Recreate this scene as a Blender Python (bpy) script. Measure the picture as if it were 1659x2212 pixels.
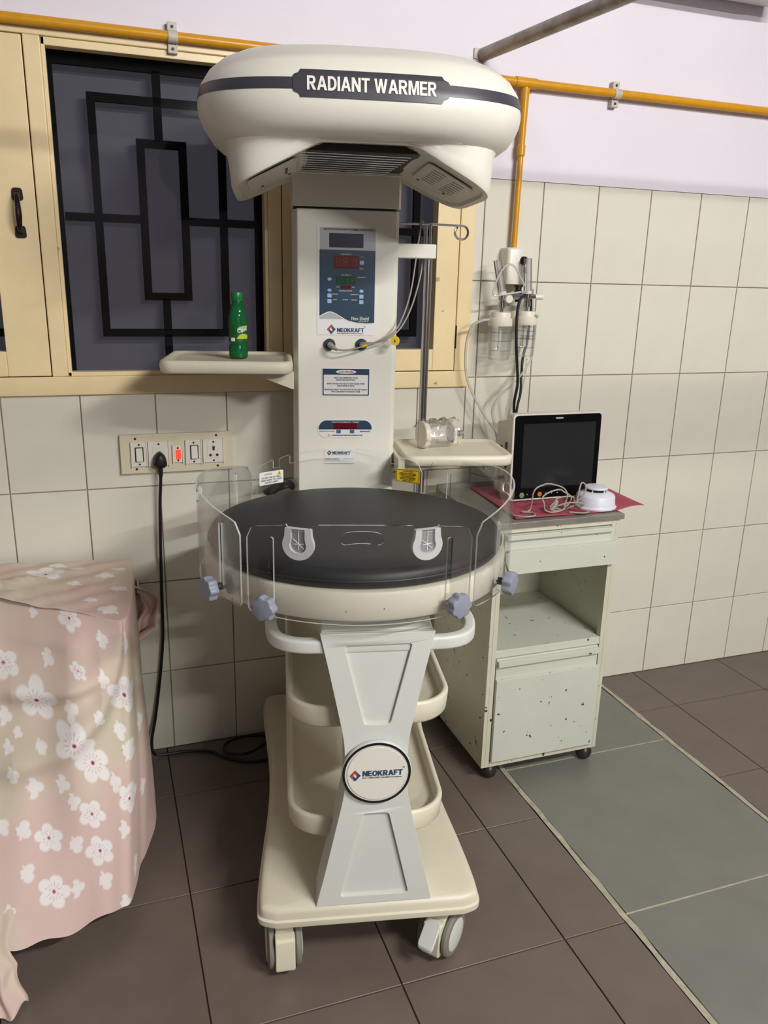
import bpy, bmesh, math, random
import numpy as np
from math import sin, cos, pi, radians, degrees, sqrt, atan2
from mathutils import Vector, Matrix

for o in list(bpy.data.objects):
    bpy.data.objects.remove(o, do_unlink=True)
random.seed(4)
scn = bpy.context.scene
COL = scn.collection

# ------------------------------------------------------------------ camera
def make_camera():
    p, y, r = radians(16.095), radians(19.75), radians(1.388)
    F = Vector((sin(y)*cos(p), cos(y)*cos(p), -sin(p)))
    R0 = Vector((cos(y), -sin(y), 0)); U0 = R0.cross(F)
    R = R0*cos(r) + U0*sin(r); U = U0*cos(r) - R0*sin(r)
    m = Matrix((( R.x, U.x, -F.x, 0.0), (R.y, U.y, -F.y, -2.3576), (R.z, U.z, -F.z, 1.4625), (0, 0, 0, 1)))
    cam = bpy.data.cameras.new('camera')
    cam.sensor_fit = 'VERTICAL'; cam.sensor_height = 36.0
    cam.lens = 1724.86/2212*36.0
    cam.clip_start = 0.02
    o = bpy.data.objects.new('camera', cam); COL.objects.link(o)
    o.matrix_world = m
    scn.camera = o
make_camera()

# ------------------------------------------------------------------ world, lights, exposure
w = bpy.data.worlds.new('world'); scn.world = w; w.use_nodes = True
w.node_tree.nodes['Background'].inputs[0].default_value = (0.02, 0.022, 0.03, 1)
w.node_tree.nodes['Background'].inputs[1].default_value = 0.3

def area(name, loc, target, sx, sy, power, color):
    l = bpy.data.lights.new(name, 'AREA'); l.shape = 'RECTANGLE'
    l.size = sx; l.size_y = sy; l.energy = power; l.color = color
    o = bpy.data.objects.new(name, l); COL.objects.link(o)
    o.location = loc
    d = Vector(target) - Vector(loc)
    o.rotation_euler = d.to_track_quat('-Z', 'Y').to_euler()
    return o
area('tube_light_near', (1.84, -3.2, 2.90), (1.2, -1.2, 0.9), 1.2, 0.045, 86, (1.0, 0.98, 0.945))
area('tube_light_middle', (1.7, -6.4, 2.90), (0.8, -1.5, 0.9), 1.2, 0.05, 105, (1.0, 0.975, 0.935))
area('far_wall_fill', (0.4, -6.9, 2.60), (0.4, -8.0, 1.3), 1.2, 0.05, 40, (1.0, 0.97, 0.95))  # unseen fill added to brighten the far wall for reflections and bounce

scn.view_settings.view_transform = 'Standard'
scn.view_settings.look = 'None'
scn.view_settings.gamma = 1.0
scn.view_settings.use_curve_mapping = False
scn.view_settings.exposure = 0.0

# ------------------------------------------------------------------ materials
def srgb(r, g, b):
    f = lambda c: (c/255/12.92) if c/255 <= 0.04045 else ((c/255+0.055)/1.055)**2.4
    return (f(r), f(g), f(b), 1.0)

MATS = {}
def mat(name, col, rough=0.5, metal=0.0, spec=0.5, noise=0.0, nscale=8.0, bump=0.0, bscale=200.0,
        specks=None, alpha=1.0, emit=None, estr=0.0, coat=0.0, noise2=None):
    if name in MATS: return MATS[name]
    m = bpy.data.materials.new(name); m.use_nodes = True
    nt = m.node_tree; N = nt.nodes; Lk = nt.links
    b = N['Principled BSDF']
    b.inputs['Base Color'].default_value = col
    b.inputs['Roughness'].default_value = rough
    b.inputs['Metallic'].default_value = metal
    b.inputs['Specular IOR Level'].default_value = spec
    b.inputs['Coat Weight'].default_value = coat
    if alpha < 1: b.inputs['Alpha'].default_value = alpha
    if emit:
        b.inputs['Emission Color'].default_value = emit
        b.inputs['Emission Strength'].default_value = estr
    tc = N.new('ShaderNodeTexCoord')
    out = None
    if noise > 0:
        nz = N.new('ShaderNodeTexNoise'); nz.inputs['Scale'].default_value = nscale
        nz.inputs['Detail'].default_value = 6; nz.inputs['Roughness'].default_value = 0.6
        Lk.new(tc.outputs['Object'], nz.inputs['Vector'])
        mx = N.new('ShaderNodeMix'); mx.data_type = 'RGBA'
        rp = N.new('ShaderNodeMapRange'); rp.inputs[1].default_value = 0.35; rp.inputs[2].default_value = 0.7
        Lk.new(nz.outputs['Fac'], rp.inputs[0]); Lk.new(rp.outputs[0], mx.inputs[0])
        c2 = noise2 if noise2 else tuple(c*(1-noise) for c in col[:3]) + (1,)
        mx.inputs[6].default_value = col; mx.inputs[7].default_value = c2
        out = mx.outputs[2]
    if specks:
        thr, sc, scol = specks
        n2 = N.new('ShaderNodeTexNoise'); n2.inputs['Scale'].default_value = sc
        n2.inputs['Detail'].default_value = 3
        Lk.new(tc.outputs['Object'], n2.inputs['Vector'])
        gt = N.new('ShaderNodeMapRange'); gt.inputs[1].default_value = thr; gt.inputs[2].default_value = thr+0.02
        Lk.new(n2.outputs['Fac'], gt.inputs[0])
        m2 = N.new('ShaderNodeMix'); m2.data_type = 'RGBA'
        Lk.new(gt.outputs[0], m2.inputs[0])
        if out: Lk.new(out, m2.inputs[6])
        else: m2.inputs[6].default_value = col
        m2.inputs[7].default_value = scol
        out = m2.outputs[2]
    if out: Lk.new(out, b.inputs['Base Color'])
    if bump > 0:
        n3 = N.new('ShaderNodeTexNoise'); n3.inputs['Scale'].default_value = bscale
        Lk.new(tc.outputs['Object'], n3.inputs['Vector'])
        bp = N.new('ShaderNodeBump'); bp.inputs['Strength'].default_value = bump; bp.inputs['Distance'].default_value = 0.002
        Lk.new(n3.outputs['Fac'], bp.inputs['Height']); Lk.new(bp.outputs['Normal'], b.inputs['Normal'])
    MATS[name] = m
    return m

def clear_mat(name, tint, refl=1.0, haze=0.0, hazecol=(1, 1, 1, 1), rough=0.02, ior=1.45):
    """thin clear sheet: transparent + fresnel gloss + a little scattering"""
    if name in MATS: return MATS[name]
    m = bpy.data.materials.new(name); m.use_nodes = True
    nt = m.node_tree; N = nt.nodes; Lk = nt.links
    N.remove(N['Principled BSDF'])
    out = N['Material Output']
    tr = N.new('ShaderNodeBsdfTransparent'); tr.inputs[0].default_value = tint
    gl = N.new('ShaderNodeBsdfGlossy'); gl.inputs['Roughness'].default_value = rough
    fr = N.new('ShaderNodeFresnel'); fr.inputs['IOR'].default_value = ior
    ml = N.new('ShaderNodeMath'); ml.operation = 'MULTIPLY'; ml.inputs[1].default_value = refl
    Lk.new(fr.outputs[0], ml.inputs[0])
    mx = N.new('ShaderNodeMixShader')
    Lk.new(ml.outputs[0], mx.inputs[0]); Lk.new(gl.outputs[0], mx.inputs[2])
    if haze > 0:
        df = N.new('ShaderNodeBsdfDiffuse'); df.inputs[0].default_value = hazecol
        m1 = N.new('ShaderNodeMixShader'); m1.inputs[0].default_value = haze
        Lk.new(tr.outputs[0], m1.inputs[1]); Lk.new(df.outputs[0], m1.inputs[2])
        Lk.new(m1.outputs[0], mx.inputs[1])
    else:
        Lk.new(tr.outputs[0], mx.inputs[1])
    Lk.new(mx.outputs[0], out.inputs[0])
    MATS[name] = m
    return m

M_PAINT = mat('lavender_wall_paint', srgb(226, 221, 232), 0.6, noise=0.05, nscale=2.5, bump=0.08, bscale=60)
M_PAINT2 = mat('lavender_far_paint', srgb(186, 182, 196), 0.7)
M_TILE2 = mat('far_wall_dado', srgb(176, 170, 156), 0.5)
M_GROUT = mat('wall_grout', srgb(174, 162, 145), 0.8, noise=0.25, nscale=30)
M_TILE = mat('ivory_wall_tile', srgb(222, 219, 205), 0.16, spec=0.5, noise=0.05, nscale=5)
M_FTILE = mat('brown_floor_tile', srgb(112, 100, 92), 0.42, noise=0.14, nscale=9, bump=0.04, bscale=90)
M_STRIP = mat('grey_green_floor_tile', srgb(121, 122, 114), 0.34, noise=0.12, nscale=6, bump=0.03, bscale=90)
M_INLAY = mat('cream_floor_inlay', srgb(186, 180, 158), 0.55, noise=0.35, nscale=40)
M_FGROUT = mat('dark_floor_grout', srgb(64, 54, 48), 0.8)
M_CREAM = mat('cream_window_paint', srgb(235, 214, 168), 0.32, noise=0.10, nscale=7, specks=(0.735, 22, srgb(176, 160, 120)))
M_BLACKBAR = mat('black_grille_iron', srgb(5, 5, 6), 0.7, spec=0.1)
M_BACKGLOW = mat('backdrop_added_glow', srgb(70, 69, 77), 0.8, noise=0.12, nscale=3, emit=srgb(62, 61, 68), estr=0.62)  # emission added to lift the window glass brightness; not a lamp
M_GLASS = clear_mat('window_glass', (0.88, 0.88, 0.90, 1), refl=0.32)
M_WHITE = mat('warmer_white_enamel', srgb(233, 231, 220), 0.34, noise=0.05, nscale=5, bump=0.05, bscale=350)
M_COOL = mat('warmer_cool_white', srgb(214, 216, 210), 0.38, noise=0.04, nscale=6, bump=0.06, bscale=300)
M_AGED = mat('aged_cream_plastic', srgb(224, 218, 196), 0.42, noise=0.06, nscale=7, bump=0.06, bscale=260)
M_RIM = mat('deck_rim_enamel', srgb(226, 221, 204), 0.35, noise=0.06, nscale=9, specks=(0.715, 34, srgb(120, 105, 90)))
M_STRIPE = mat('charcoal_stripe', srgb(64, 63, 72), 0.4)
M_PRINTW = mat('white_print', srgb(238, 236, 228), 0.5)
M_PRINTK = mat('black_print', srgb(28, 30, 36), 0.5)
M_NAVY = mat('navy_panel', srgb(42, 66, 88), 0.28)
M_SILVER = mat('silver_panel', srgb(176, 178, 182), 0.35)
M_PAPER = mat('white_sticker', srgb(228, 228, 228), 0.4)
M_LCD = mat('dark_lcd', srgb(38, 36, 56), 0.12)
M_RLED = mat('red_led_window', srgb(96, 12, 20), 0.15)
M_GLED = mat('green_led_window', srgb(14, 70, 34), 0.15)
M_LBLUE = mat('light_blue_button', srgb(150, 182, 220), 0.4)
M_BLUE = mat('blue_button', srgb(52, 98, 160), 0.4)
M_LOGOR = mat('logo_red', srgb(178, 70, 48), 0.45)
M_LOGOB = mat('logo_blue', srgb(34, 76, 118), 0.45)
M_TEXTB = mat('logo_text_blue', srgb(34, 70, 104), 0.45)
M_REDTXT = mat('red_print', srgb(176, 40, 48), 0.5)
M_YELLOW = mat('yellow_sticker', srgb(226, 190, 30), 0.4)
M_CHROME = mat('chrome', srgb(190, 190, 192), 0.18, metal=1.0)
M_STEEL = mat('brushed_steel', srgb(150, 148, 145), 0.32, metal=1.0, noise=0.2, nscale=20)
M_DSTEEL = mat('dull_steel_sheet', srgb(150, 146, 138), 0.38, metal=0.35, noise=0.25, nscale=14)
M_DARKMET = mat('dark_heater_metal', srgb(46, 43, 40), 0.45, metal=0.5)
M_MATT = mat('charcoal_leatherette', srgb(36, 37, 40), 0.5, noise=0.08, nscale=6, bump=0.02, bscale=500)
M_KNOB = mat('grey_blue_knob', srgb(140, 146, 160), 0.45)
M_BLACK = mat('black_rubber', srgb(16, 16, 18), 0.45)
M_DGREY = mat('dark_grey_plastic', srgb(58, 60, 62), 0.45)
M_TYRE = mat('grey_tyre', srgb(128, 126, 112), 0.6)
M_ACR = clear_mat('clear_acrylic', (0.995, 0.997, 0.995, 1), refl=0.3, haze=0.004, hazecol=(0.9, 0.9, 0.88, 1), rough=0.05)
M_ACRS = clear_mat('scuffed_acrylic', (0.98, 0.985, 0.98, 1), refl=0.4, haze=0.035, hazecol=(0.9, 0.88, 0.84, 1), rough=0.08)
M_ACRE = clear_mat('acrylic_edge', (0.8, 0.82, 0.8, 1), refl=1.0, haze=0.5, hazecol=(0.95, 0.95, 0.92, 1), rough=0.1)
M_SILI = clear_mat('milky_silicone', (0.8, 0.82, 0.82, 1), refl=0.6, haze=0.62, hazecol=(0.80, 0.81, 0.80, 1), rough=0.3)
M_SILT = clear_mat('thin_silicone', (0.8, 0.82, 0.84, 1), refl=0.6, haze=0.25, hazecol=(0.75, 0.78, 0.82, 1), rough=0.3)
M_LOCK = mat('chipped_locker_paint', srgb(206, 204, 184), 0.36, noise=0.10, nscale=6, specks=(0.685, 48, srgb(58, 48, 40)))
M_LOCKC = mat('locker_front_paint', srgb(204, 207, 194), 0.36, noise=0.07, nscale=5, specks=(0.69, 50, srgb(70, 60, 50)))
M_REDCL = mat('dusty_red_cloth', srgb(168, 72, 88), 0.85, noise=0.12, nscale=20, bump=0.3, bscale=500)
M_MONW = mat('monitor_white', srgb(214, 210, 202), 0.4)
M_MONK = mat('monitor_black_bezel', srgb(10, 11, 13), 0.2, spec=0.3)
M_SCREEN = mat('monitor_screen', srgb(34, 36, 38), 0.25)
M_GREENB = mat('green_button', srgb(90, 150, 90), 0.4)
M_ORANGEB = mat('orange_button', srgb(205, 120, 60), 0.4)
M_CABLE = mat('grey_cable', srgb(158, 152, 142), 0.5)
M_DET = mat('bluish_white_plastic', srgb(214, 217, 228), 0.4)
M_PIPE = mat('yellow_pipe_paint', srgb(214, 152, 26), 0.3, noise=0.12, nscale=30)
M_CLIP = mat('pale_clip', srgb(200, 192, 178), 0.5, noise=0.2, nscale=60)
M_RAIL = mat('worn_steel_rail', srgb(172, 165, 156), 0.4, metal=0.3, noise=0.5, nscale=18, noise2=srgb(126, 108, 92))
M_BOXW = mat('white_moulded_plastic', srgb(226, 222, 210), 0.3)
M_LID = mat('ivory_lid_plastic', srgb(228, 222, 206), 0.4)
M_JAR = clear_mat('clear_jar', (0.98, 0.98, 0.98, 1), refl=0.6, haze=0.09, hazecol=(0.9, 0.9, 0.9, 1))
M_HOSE = clear_mat('clear_hose', (0.9, 0.91, 0.9, 1), refl=1.0, haze=0.45, hazecol=(0.85, 0.85, 0.82, 1), rough=0.1)
M_BAG = clear_mat('thin_polythene', (0.97, 0.97, 0.97, 1), refl=1.0, haze=0.06, hazecol=(0.9, 0.9, 0.88, 1), rough=0.12)
M_PET = clear_mat('green_pet', (0.20, 0.75, 0.34, 1), refl=1.2, haze=0.38, hazecol=(0.012, 0.22, 0.07, 1), rough=0.05)
M_CAPG = mat('green_cap', srgb(12, 112, 58), 0.35)
M_LABG = mat('dark_green_label', srgb(20, 84, 36), 0.35)
M_LIME = mat('lime_print', srgb(172, 196, 52), 0.4)
M_SWPL = mat('cream_switch_plate', srgb(212, 204, 178), 0.4)
M_SWW = mat('switch_white', srgb(220, 216, 206), 0.4)
M_HOLE = mat('dark_hole', srgb(26, 18, 16), 0.6)
M_REDHOLE = mat('red_brown_shutter', srgb(78, 24, 22), 0.5)
M_NEON = mat('red_neon_indicator', srgb(230, 40, 30), 0.3, emit=srgb(255, 60, 40), estr=1.6)
M_HANDLE = mat('dark_bronze_handle', srgb(44, 30, 32), 0.3, metal=0.6)
M_AC = mat('pale_grey_unit', srgb(232, 231, 230), 0.45)
M_CEIL = mat('ceiling_white', srgb(206, 204, 208), 0.7)
M_WOODC = mat('castor_black', srgb(42, 36, 36), 0.35)

# ------------------------------------------------------------------ geometry helpers
def tag(o, label=None, cat=None, group=None, kind=None):
    if label: o['label'] = label
    if cat: o['category'] = cat
    if group: o['group'] = group
    if kind: o['kind'] = kind
    return o

def empty(name, loc=(0, 0, 0), rz=0.0, parent=None):
    o = bpy.data.objects.new(name, None); COL.objects.link(o)
    o.empty_display_size = 0.05
    o.location = loc; o.rotation_euler = (0, 0, rz)
    if parent: o.parent = parent
    return o

def link(name, me, parent=None, loc=None, rz=None):
    o = bpy.data.objects.new(name, me); COL.objects.link(o)
    if parent: o.parent = parent
    if loc is not None: o.location = loc
    if rz is not None: o.rotation_euler = (0, 0, rz)
    return o

def rrect(x0, x1, y0, y1, r, n=6):
    r = min(r, (x1-x0)/2-1e-5, (y1-y0)/2-1e-5); P = []
    for cx, cy, a in ((x1-r, y0+r, -90), (x1-r, y1-r, 0), (x0+r, y1-r, 90), (x0+r, y0+r, 180)):
        for i in range(n+1):
            t = radians(a+90*i/n); P.append((cx+r*cos(t), cy+r*sin(t)))
    return P

def circ(cx, cy, r, n=32, a0=0):
    return [(cx+r*cos(a0+2*pi*i/n), cy+r*sin(a0+2*pi*i/n)) for i in range(n)]

def roundpoly(pts, r, n=5):
    out = []; N = len(pts)
    for i in range(N):
        p = Vector(pts[i]); a = (Vector(pts[i-1])-p); b = (Vector(pts[(i+1) % N])-p)
        rr = min(r if not hasattr(r, '__len__') else r[i], a.length*0.48, b.length*0.48)
        a = p+a.normalized()*rr; b = p+b.normalized()*rr
        for k in range(n+1):
            t = k/n; q = a*(1-t)**2 + p*2*t*(1-t) + b*t*t
            out.append((q.x, q.y))
    return out

def offset(pts, d):
    out = []; N = len(pts)
    A = sum(pts[i][0]*pts[(i+1) % N][1]-pts[(i+1) % N][0]*pts[i][1] for i in range(N))
    s = 1 if A > 0 else -1
    for i in range(N):
        p0, p1, p2 = Vector(pts[i-1]), Vector(pts[i]), Vector(pts[(i+1) % N])
        t = ((p1-p0).normalized()+(p2-p1).normalized())
        if t.length < 1e-6: t = p2-p0
        t.normalize(); nrm = Vector((-t.y, t.x))*s
        q = p1+nrm*d; out.append((q.x, q.y))
    return out

def smooth_path(P, k=6):
    P = [Vector(p) for p in P]; out = []
    for i in range(len(P)-1):
        p0 = P[max(i-1, 0)]; p1 = P[i]; p2 = P[i+1]; p3 = P[min(i+2, len(P)-1)]
        for j in range(k):
            t = j/k
            out.append(0.5*((2*p1)+(-p0+p2)*t+(2*p0-5*p1+4*p2-p3)*t*t+(-p0+3*p1-3*p2+p3)*t**3))
    out.append(P[-1]); return out

class B:
    def __init__(s): s.v = []; s.f = []; s.m = []
    def add(s, vs, fs, mi=0):
        k = len(s.v); s.v += [tuple(p) for p in vs]
        s.f += [tuple(i+k for i in f) for f in fs]; s.m += [mi]*len(fs); return s
    def box(s, x0, x1, y0, y1, z0, z1, mi=0):
        return s.add([(x0,y0,z0),(x1,y0,z0),(x1,y1,z0),(x0,y1,z0),(x0,y0,z1),(x1,y0,z1),(x1,y1,z1),(x0,y1,z1)],
                     [(0,3,2,1),(4,5,6,7),(0,1,5,4),(1,2,6,5),(2,3,7,6),(3,0,4,7)], mi)
    def loft(s, rings, cap0=True, cap1=True, mi=0, closed=True):
        n = len(rings[0]); vs = [p for r in rings for p in r]; fs = []
        for i in range(len(rings)-1):
            for j in range(n if closed else n-1):
                a = i*n+j; b = i*n+(j+1) % n
                fs.append((a, b, b+n, a+n))
        if cap0: fs.append(tuple(reversed(range(n))))
        if cap1: fs.append(tuple(range((len(rings)-1)*n, len(rings)*n)))
        return s.add(vs, fs, mi)
    def prism(s, poly, fn, a, b, mi=0):
        return s.loft([[fn(x, y, a) for x, y in poly], [fn(x, y, b) for x, y in poly]], mi=mi)
    def xy(s, poly, z0, z1, mi=0): return s.prism(poly, lambda x, y, h: (x, y, h), z0, z1, mi)
    def xz(s, poly, y0, y1, mi=0): return s.prism(poly, lambda x, y, h: (x, h, y), y1, y0, mi)
    def yz(s, poly, x0, x1, mi=0): return s.prism(poly, lambda x, y, h: (h, x, y), x0, x1, mi)
    def lathe(s, prof, c=(0, 0, 0), axis='Z', n=32, mi=0, M=None):
        rings = []
        for r, h in prof:
            ring = []
            for i in range(n):
                t = 2*pi*i/n; x, y = r*cos(t), r*sin(t)
                p = Vector((x, y, h))
                if axis == 'X': p = Vector((h, x, y))
                elif axis == 'Y': p = Vector((y, h, x))
                if M is not None: p = M @ p
                ring.append(tuple(p+Vector(c)))
            rings.append(ring)
        return s.loft(rings, prof[0][0] > 1e-5, prof[-1][0] > 1e-5, mi)
    def tube(s, P, r, n=8, mi=0, cap=True, sec=None):
        P = [Vector(p) for p in P]; rings = []; up = None
        for i, p in enumerate(P):
            t = (P[min(i+1, len(P)-1)]-P[max(i-1, 0)]).normalized()
            if up is None:
                up = Vector((0, 0, 1)) if abs(t.z) < 0.9 else Vector((1, 0, 0))
            up = (up-t*up.dot(t))
            if up.length < 1e-6: up = t.orthogonal()
            up.normalize(); sd = t.cross(up)
            rr = r[i] if hasattr(r, '__len__') else r
            if sec: rings.append([tuple(p+sd*a+up*b) for a, b in sec])
            else: rings.append([tuple(p+(sd*cos(2*pi*k/n)+up*sin(2*pi*k/n))*rr) for k in range(n)])
        return s.loft(rings, cap, cap, mi)
    def map(s, fn): s.v = [tuple(fn(*p)) for p in s.v]; return s
    def mesh(s, name, mats, ang=35, smooth=True):
        me = bpy.data.meshes.new(name); me.from_pydata(s.v, [], s.f); me.update()
        for m in (mats if isinstance(mats, (list, tuple)) else [mats]): me.materials.append(m)
        me.polygons.foreach_set('material_index', s.m)
        bm = bmesh.new(); bm.from_mesh(me); bmesh.ops.recalc_face_normals(bm, faces=bm.faces); bm.to_mesh(me); bm.free()
        if smooth:
            me.polygons.foreach_set('use_smooth', [True]*len(me.polygons))
            me.set_sharp_from_angle(angle=radians(ang))
        me.update(); return me
    def build(s, name, mats, parent=None, loc=None, rz=None, bevel=0, seg=2, ang=35):
        o = link(name, s.mesh(name, mats, ang), parent, loc, rz)
        if bevel:
            md = o.modifiers.new('bevel', 'BEVEL'); md.width = bevel; md.segments = seg
            md.limit_method = 'ANGLE'; md.angle_limit = radians(40); md.harden_normals = True
        return o

def flat(outer, holes=(), th=0.004):
    """filled 2D outline with holes, thickness th centred on z=0 -> bmesh"""
    cu = bpy.data.curves.new('tmp', 'CURVE'); cu.dimensions = '2D'; cu.fill_mode = 'BOTH'; cu.extrude = th/2
    for poly in [outer]+list(holes):
        sp = cu.splines.new('POLY'); sp.points.add(len(poly)-1)
        for i, (x, y) in enumerate(poly): sp.points[i].co = (x, y, 0, 1)
        sp.use_cyclic_u = True
    ob = bpy.data.objects.new('tmp', cu); COL.objects.link(ob)
    dg = bpy.context.evaluated_depsgraph_get(); dg.update()
    me = bpy.data.meshes.new_from_object(ob.evaluated_get(dg))
    bpy.data.objects.remove(ob); bpy.data.curves.remove(cu)
    bm = bmesh.new(); bm.from_mesh(me); bpy.data.meshes.remove(me)
    bmesh.ops.remove_doubles(bm, verts=bm.verts, dist=1e-6)
    return bm

def bm_obj(bm, name, mats, parent, fn=None, edge_mat=None, ang=35):
    if edge_mat is not None:
        bm.normal_update()
        for f in bm.faces: f.material_index = edge_mat if abs(f.normal.z) < 0.5 else 0
    if fn:
        for v in bm.verts: v.co = Vector(fn(*v.co))
    bmesh.ops.recalc_face_normals(bm, faces=bm.faces)
    me = bpy.data.meshes.new(name); bm.to_mesh(me); bm.free()
    for m in (mats if isinstance(mats, (list, tuple)) else [mats]): me.materials.append(m)
    me.polygons.foreach_set('use_smooth', [True]*len(me.polygons)); me.set_sharp_from_angle(angle=radians(ang))
    return link(name, me, parent)

def slice_x(bm, x0, x1, step):
    n = int((x1-x0)/step)
    for i in range(1, n):
        bmesh.ops.bisect_plane(bm, geom=bm.verts[:]+bm.edges[:]+bm.faces[:], plane_co=(x0+(x1-x0)*i/n, 0, 0), plane_no=(1, 0, 0), dist=1e-7)

def text(name, body, x0, x1, zc, h, fn, material, parent, bold=0.0, th=0.0006, align='FIT', sl=0):
    """text fitted to x0..x1 and height h centred on zc, mapped by fn(x, z, depth)"""
    cu = bpy.data.curves.new('tmp', 'FONT'); cu.body = body; cu.size = 1.0; cu.resolution_u = 2
    cu.extrude = 0.01; cu.offset = bold; cu.align_x = 'CENTER'; cu.space_character = 1.0+bold*3.2
    ob = bpy.data.objects.new('tmp', cu); COL.objects.link(ob)
    dg = bpy.context.evaluated_depsgraph_get(); dg.update()
    me = bpy.data.meshes.new_from_object(ob.evaluated_get(dg))
    bpy.data.objects.remove(ob); bpy.data.curves.remove(cu)
    bm = bmesh.new(); bm.from_mesh(me); bpy.data.meshes.remove(me)
    xs = [v.co.x for v in bm.verts]; ys = [v.co.y for v in bm.verts]
    ax, bx, ay, by = min(xs), max(xs), min(ys), max(ys)
    sx = (x1-x0)/(bx-ax); sy = h/(by-ay)
    for v in bm.verts:
        v.co = Vector((x0+(v.co.x-ax)*sx, zc+(v.co.y-(ay+by)/2)*sy, v.co.z/0.01*th/2))
    if sl: slice_x(bm, x0, x1, sl)
    for v in bm.verts: v.co = Vector(fn(v.co.x, v.co.y, v.co.z))
    bmesh.ops.recalc_face_normals(bm, faces=bm.faces)
    me = bpy.data.meshes.new(name); bm.to_mesh(me); bm.free()
    me.materials.append(material)
    return link(name, me, parent)

def _arc(cx, cy, rx, ry, a0, a1, n=8): return [(cx+rx*cos(radians(a0+(a1-a0)*i/n)), cy+ry*sin(radians(a0+(a1-a0)*i/n))) for i in range(n+1)]
GLYPH = {
 'I': (0.22, [[(0,0),(.22,0),(.22,1),(0,1)]]),
 'T': (0.72, [[(.255,0),(.465,0),(.465,.83),(.72,.83),(.72,1),(0,1),(0,.83),(.255,.83)]]),
 'N': (0.78, [[(0,0),(.21,0),(.21,.62),(.55,0),(.78,0),(.78,1),(.57,1),(.57,.4),(.23,1),(0,1)]]),
 'M': (0.95, [[(0,0),(.2,0),(.2,.72),(.385,0),(.565,0),(.75,.72),(.75,0),(.95,0),(.95,1),(.66,1),(.475,.32),(.29,1),(0,1)]]),
 'W': (1.15, [[(0,1),(.22,1),(.34,.36),(.475,1),(.675,1),(.81,.36),(.93,1),(1.15,1),(.92,0),(.70,0),(.575,.62),(.45,0),(.23,0)]]),
 'A': (0.86, [[(0,0),(.22,0),(.285,.22),(.575,.22),(.64,0),(.86,0),(.545,1),(.315,1)], [(.335,.39),(.525,.39),(.43,.72)]]),
 'D': (0.76, [[(0,0)]+_arc(.34,.5,.42,.5,-90,90)+[(0,1)], [(.21,.18)]+_arc(.34,.5,.21,.32,-90,90)+[(.21,.82)]]),
 'R': (0.78, [[(0,0),(.21,0),(.21,.41),(.30,.41),(.52,0),(.78,0),(.52,.44)]+_arc(.46,.71,.27,.29,-60,90)+[(0,1)], [(.21,.58)]+_arc(.42,.705,.10,.125,-90,90)+[(.21,.83)]]),
 'E': (0.66, [[(0,0),(.66,0),(.66,.17),(.21,.17),(.21,.42),(.6,.42),(.6,.59),(.21,.59),(.21,.83),(.65,.83),(.65,1),(0,1)]]),
 'F': (0.62, [[(0,0),(.21,0),(.21,.42),(.56,.42),(.56,.59),(.21,.59),(.21,.83),(.62,.83),(.62,1),(0,1)]]),
 'K': (0.80, [[(0,0),(.21,0),(.21,.3),(.31,.41),(.54,0),(.8,0),(.46,.56),(.77,1),(.5,1),(.21,.58),(.21,1),(0,1)]]),
 'O': (0.84, [_arc(.42,.5,.42,.51,0,345,23), _arc(.42,.5,.21,.34,0,345,23)]),
}
def block_text(name, body, x0, x1, zc, h, fn, material, parent, th=0.0006, gap=0.09, sl=0):
    polys = []; x = 0.0
    for ch in body:
        if ch == ' ': x += 0.32; continue
        wd, P = GLYPH[ch]
        polys += [[(x+a, b_) for a, b_ in q] for q in P]; x += wd+gap
    x -= gap; sx = (x1-x0)/x
    polys = [[(x0+a*sx, zc+(b_-0.5)*h) for a, b_ in q] for q in polys]
    bm = flat(polys[0], polys[1:], th)
    if sl: slice_x(bm, x0, x1, sl)
    return bm_obj(bm, name, material, parent, fn)

def catmull_arr(P, ts):
    P = np.array(P, float); n = len(P)-1; out = []
    for t in ts:
        x = min(max(t*n, 0), n-1e-9); i = int(x); f = x-i
        p0, p1, p2, p3 = P[max(i-1, 0)], P[i], P[i+1], P[min(i+2, n)]
        out.append(0.5*((2*p1)+(-p0+p2)*f+(2*p0-5*p1+4*p2-p3)*f*f+(-p0+3*p1-3*p2+p3)*f**3))
    return np.array(out)

# ================================================================== SETTING
XL, XR, YF, ZC = -4.6, 5.6, -8.0, 3.0
TW, TH, TX, TZ = 0.2009, 0.30, 1.5526, 1.7715           # wall tile grid
WX0, WX1, WZ0, WZ1 = -0.86, 1.117, 1.143, 2.056         # window opening
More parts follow.
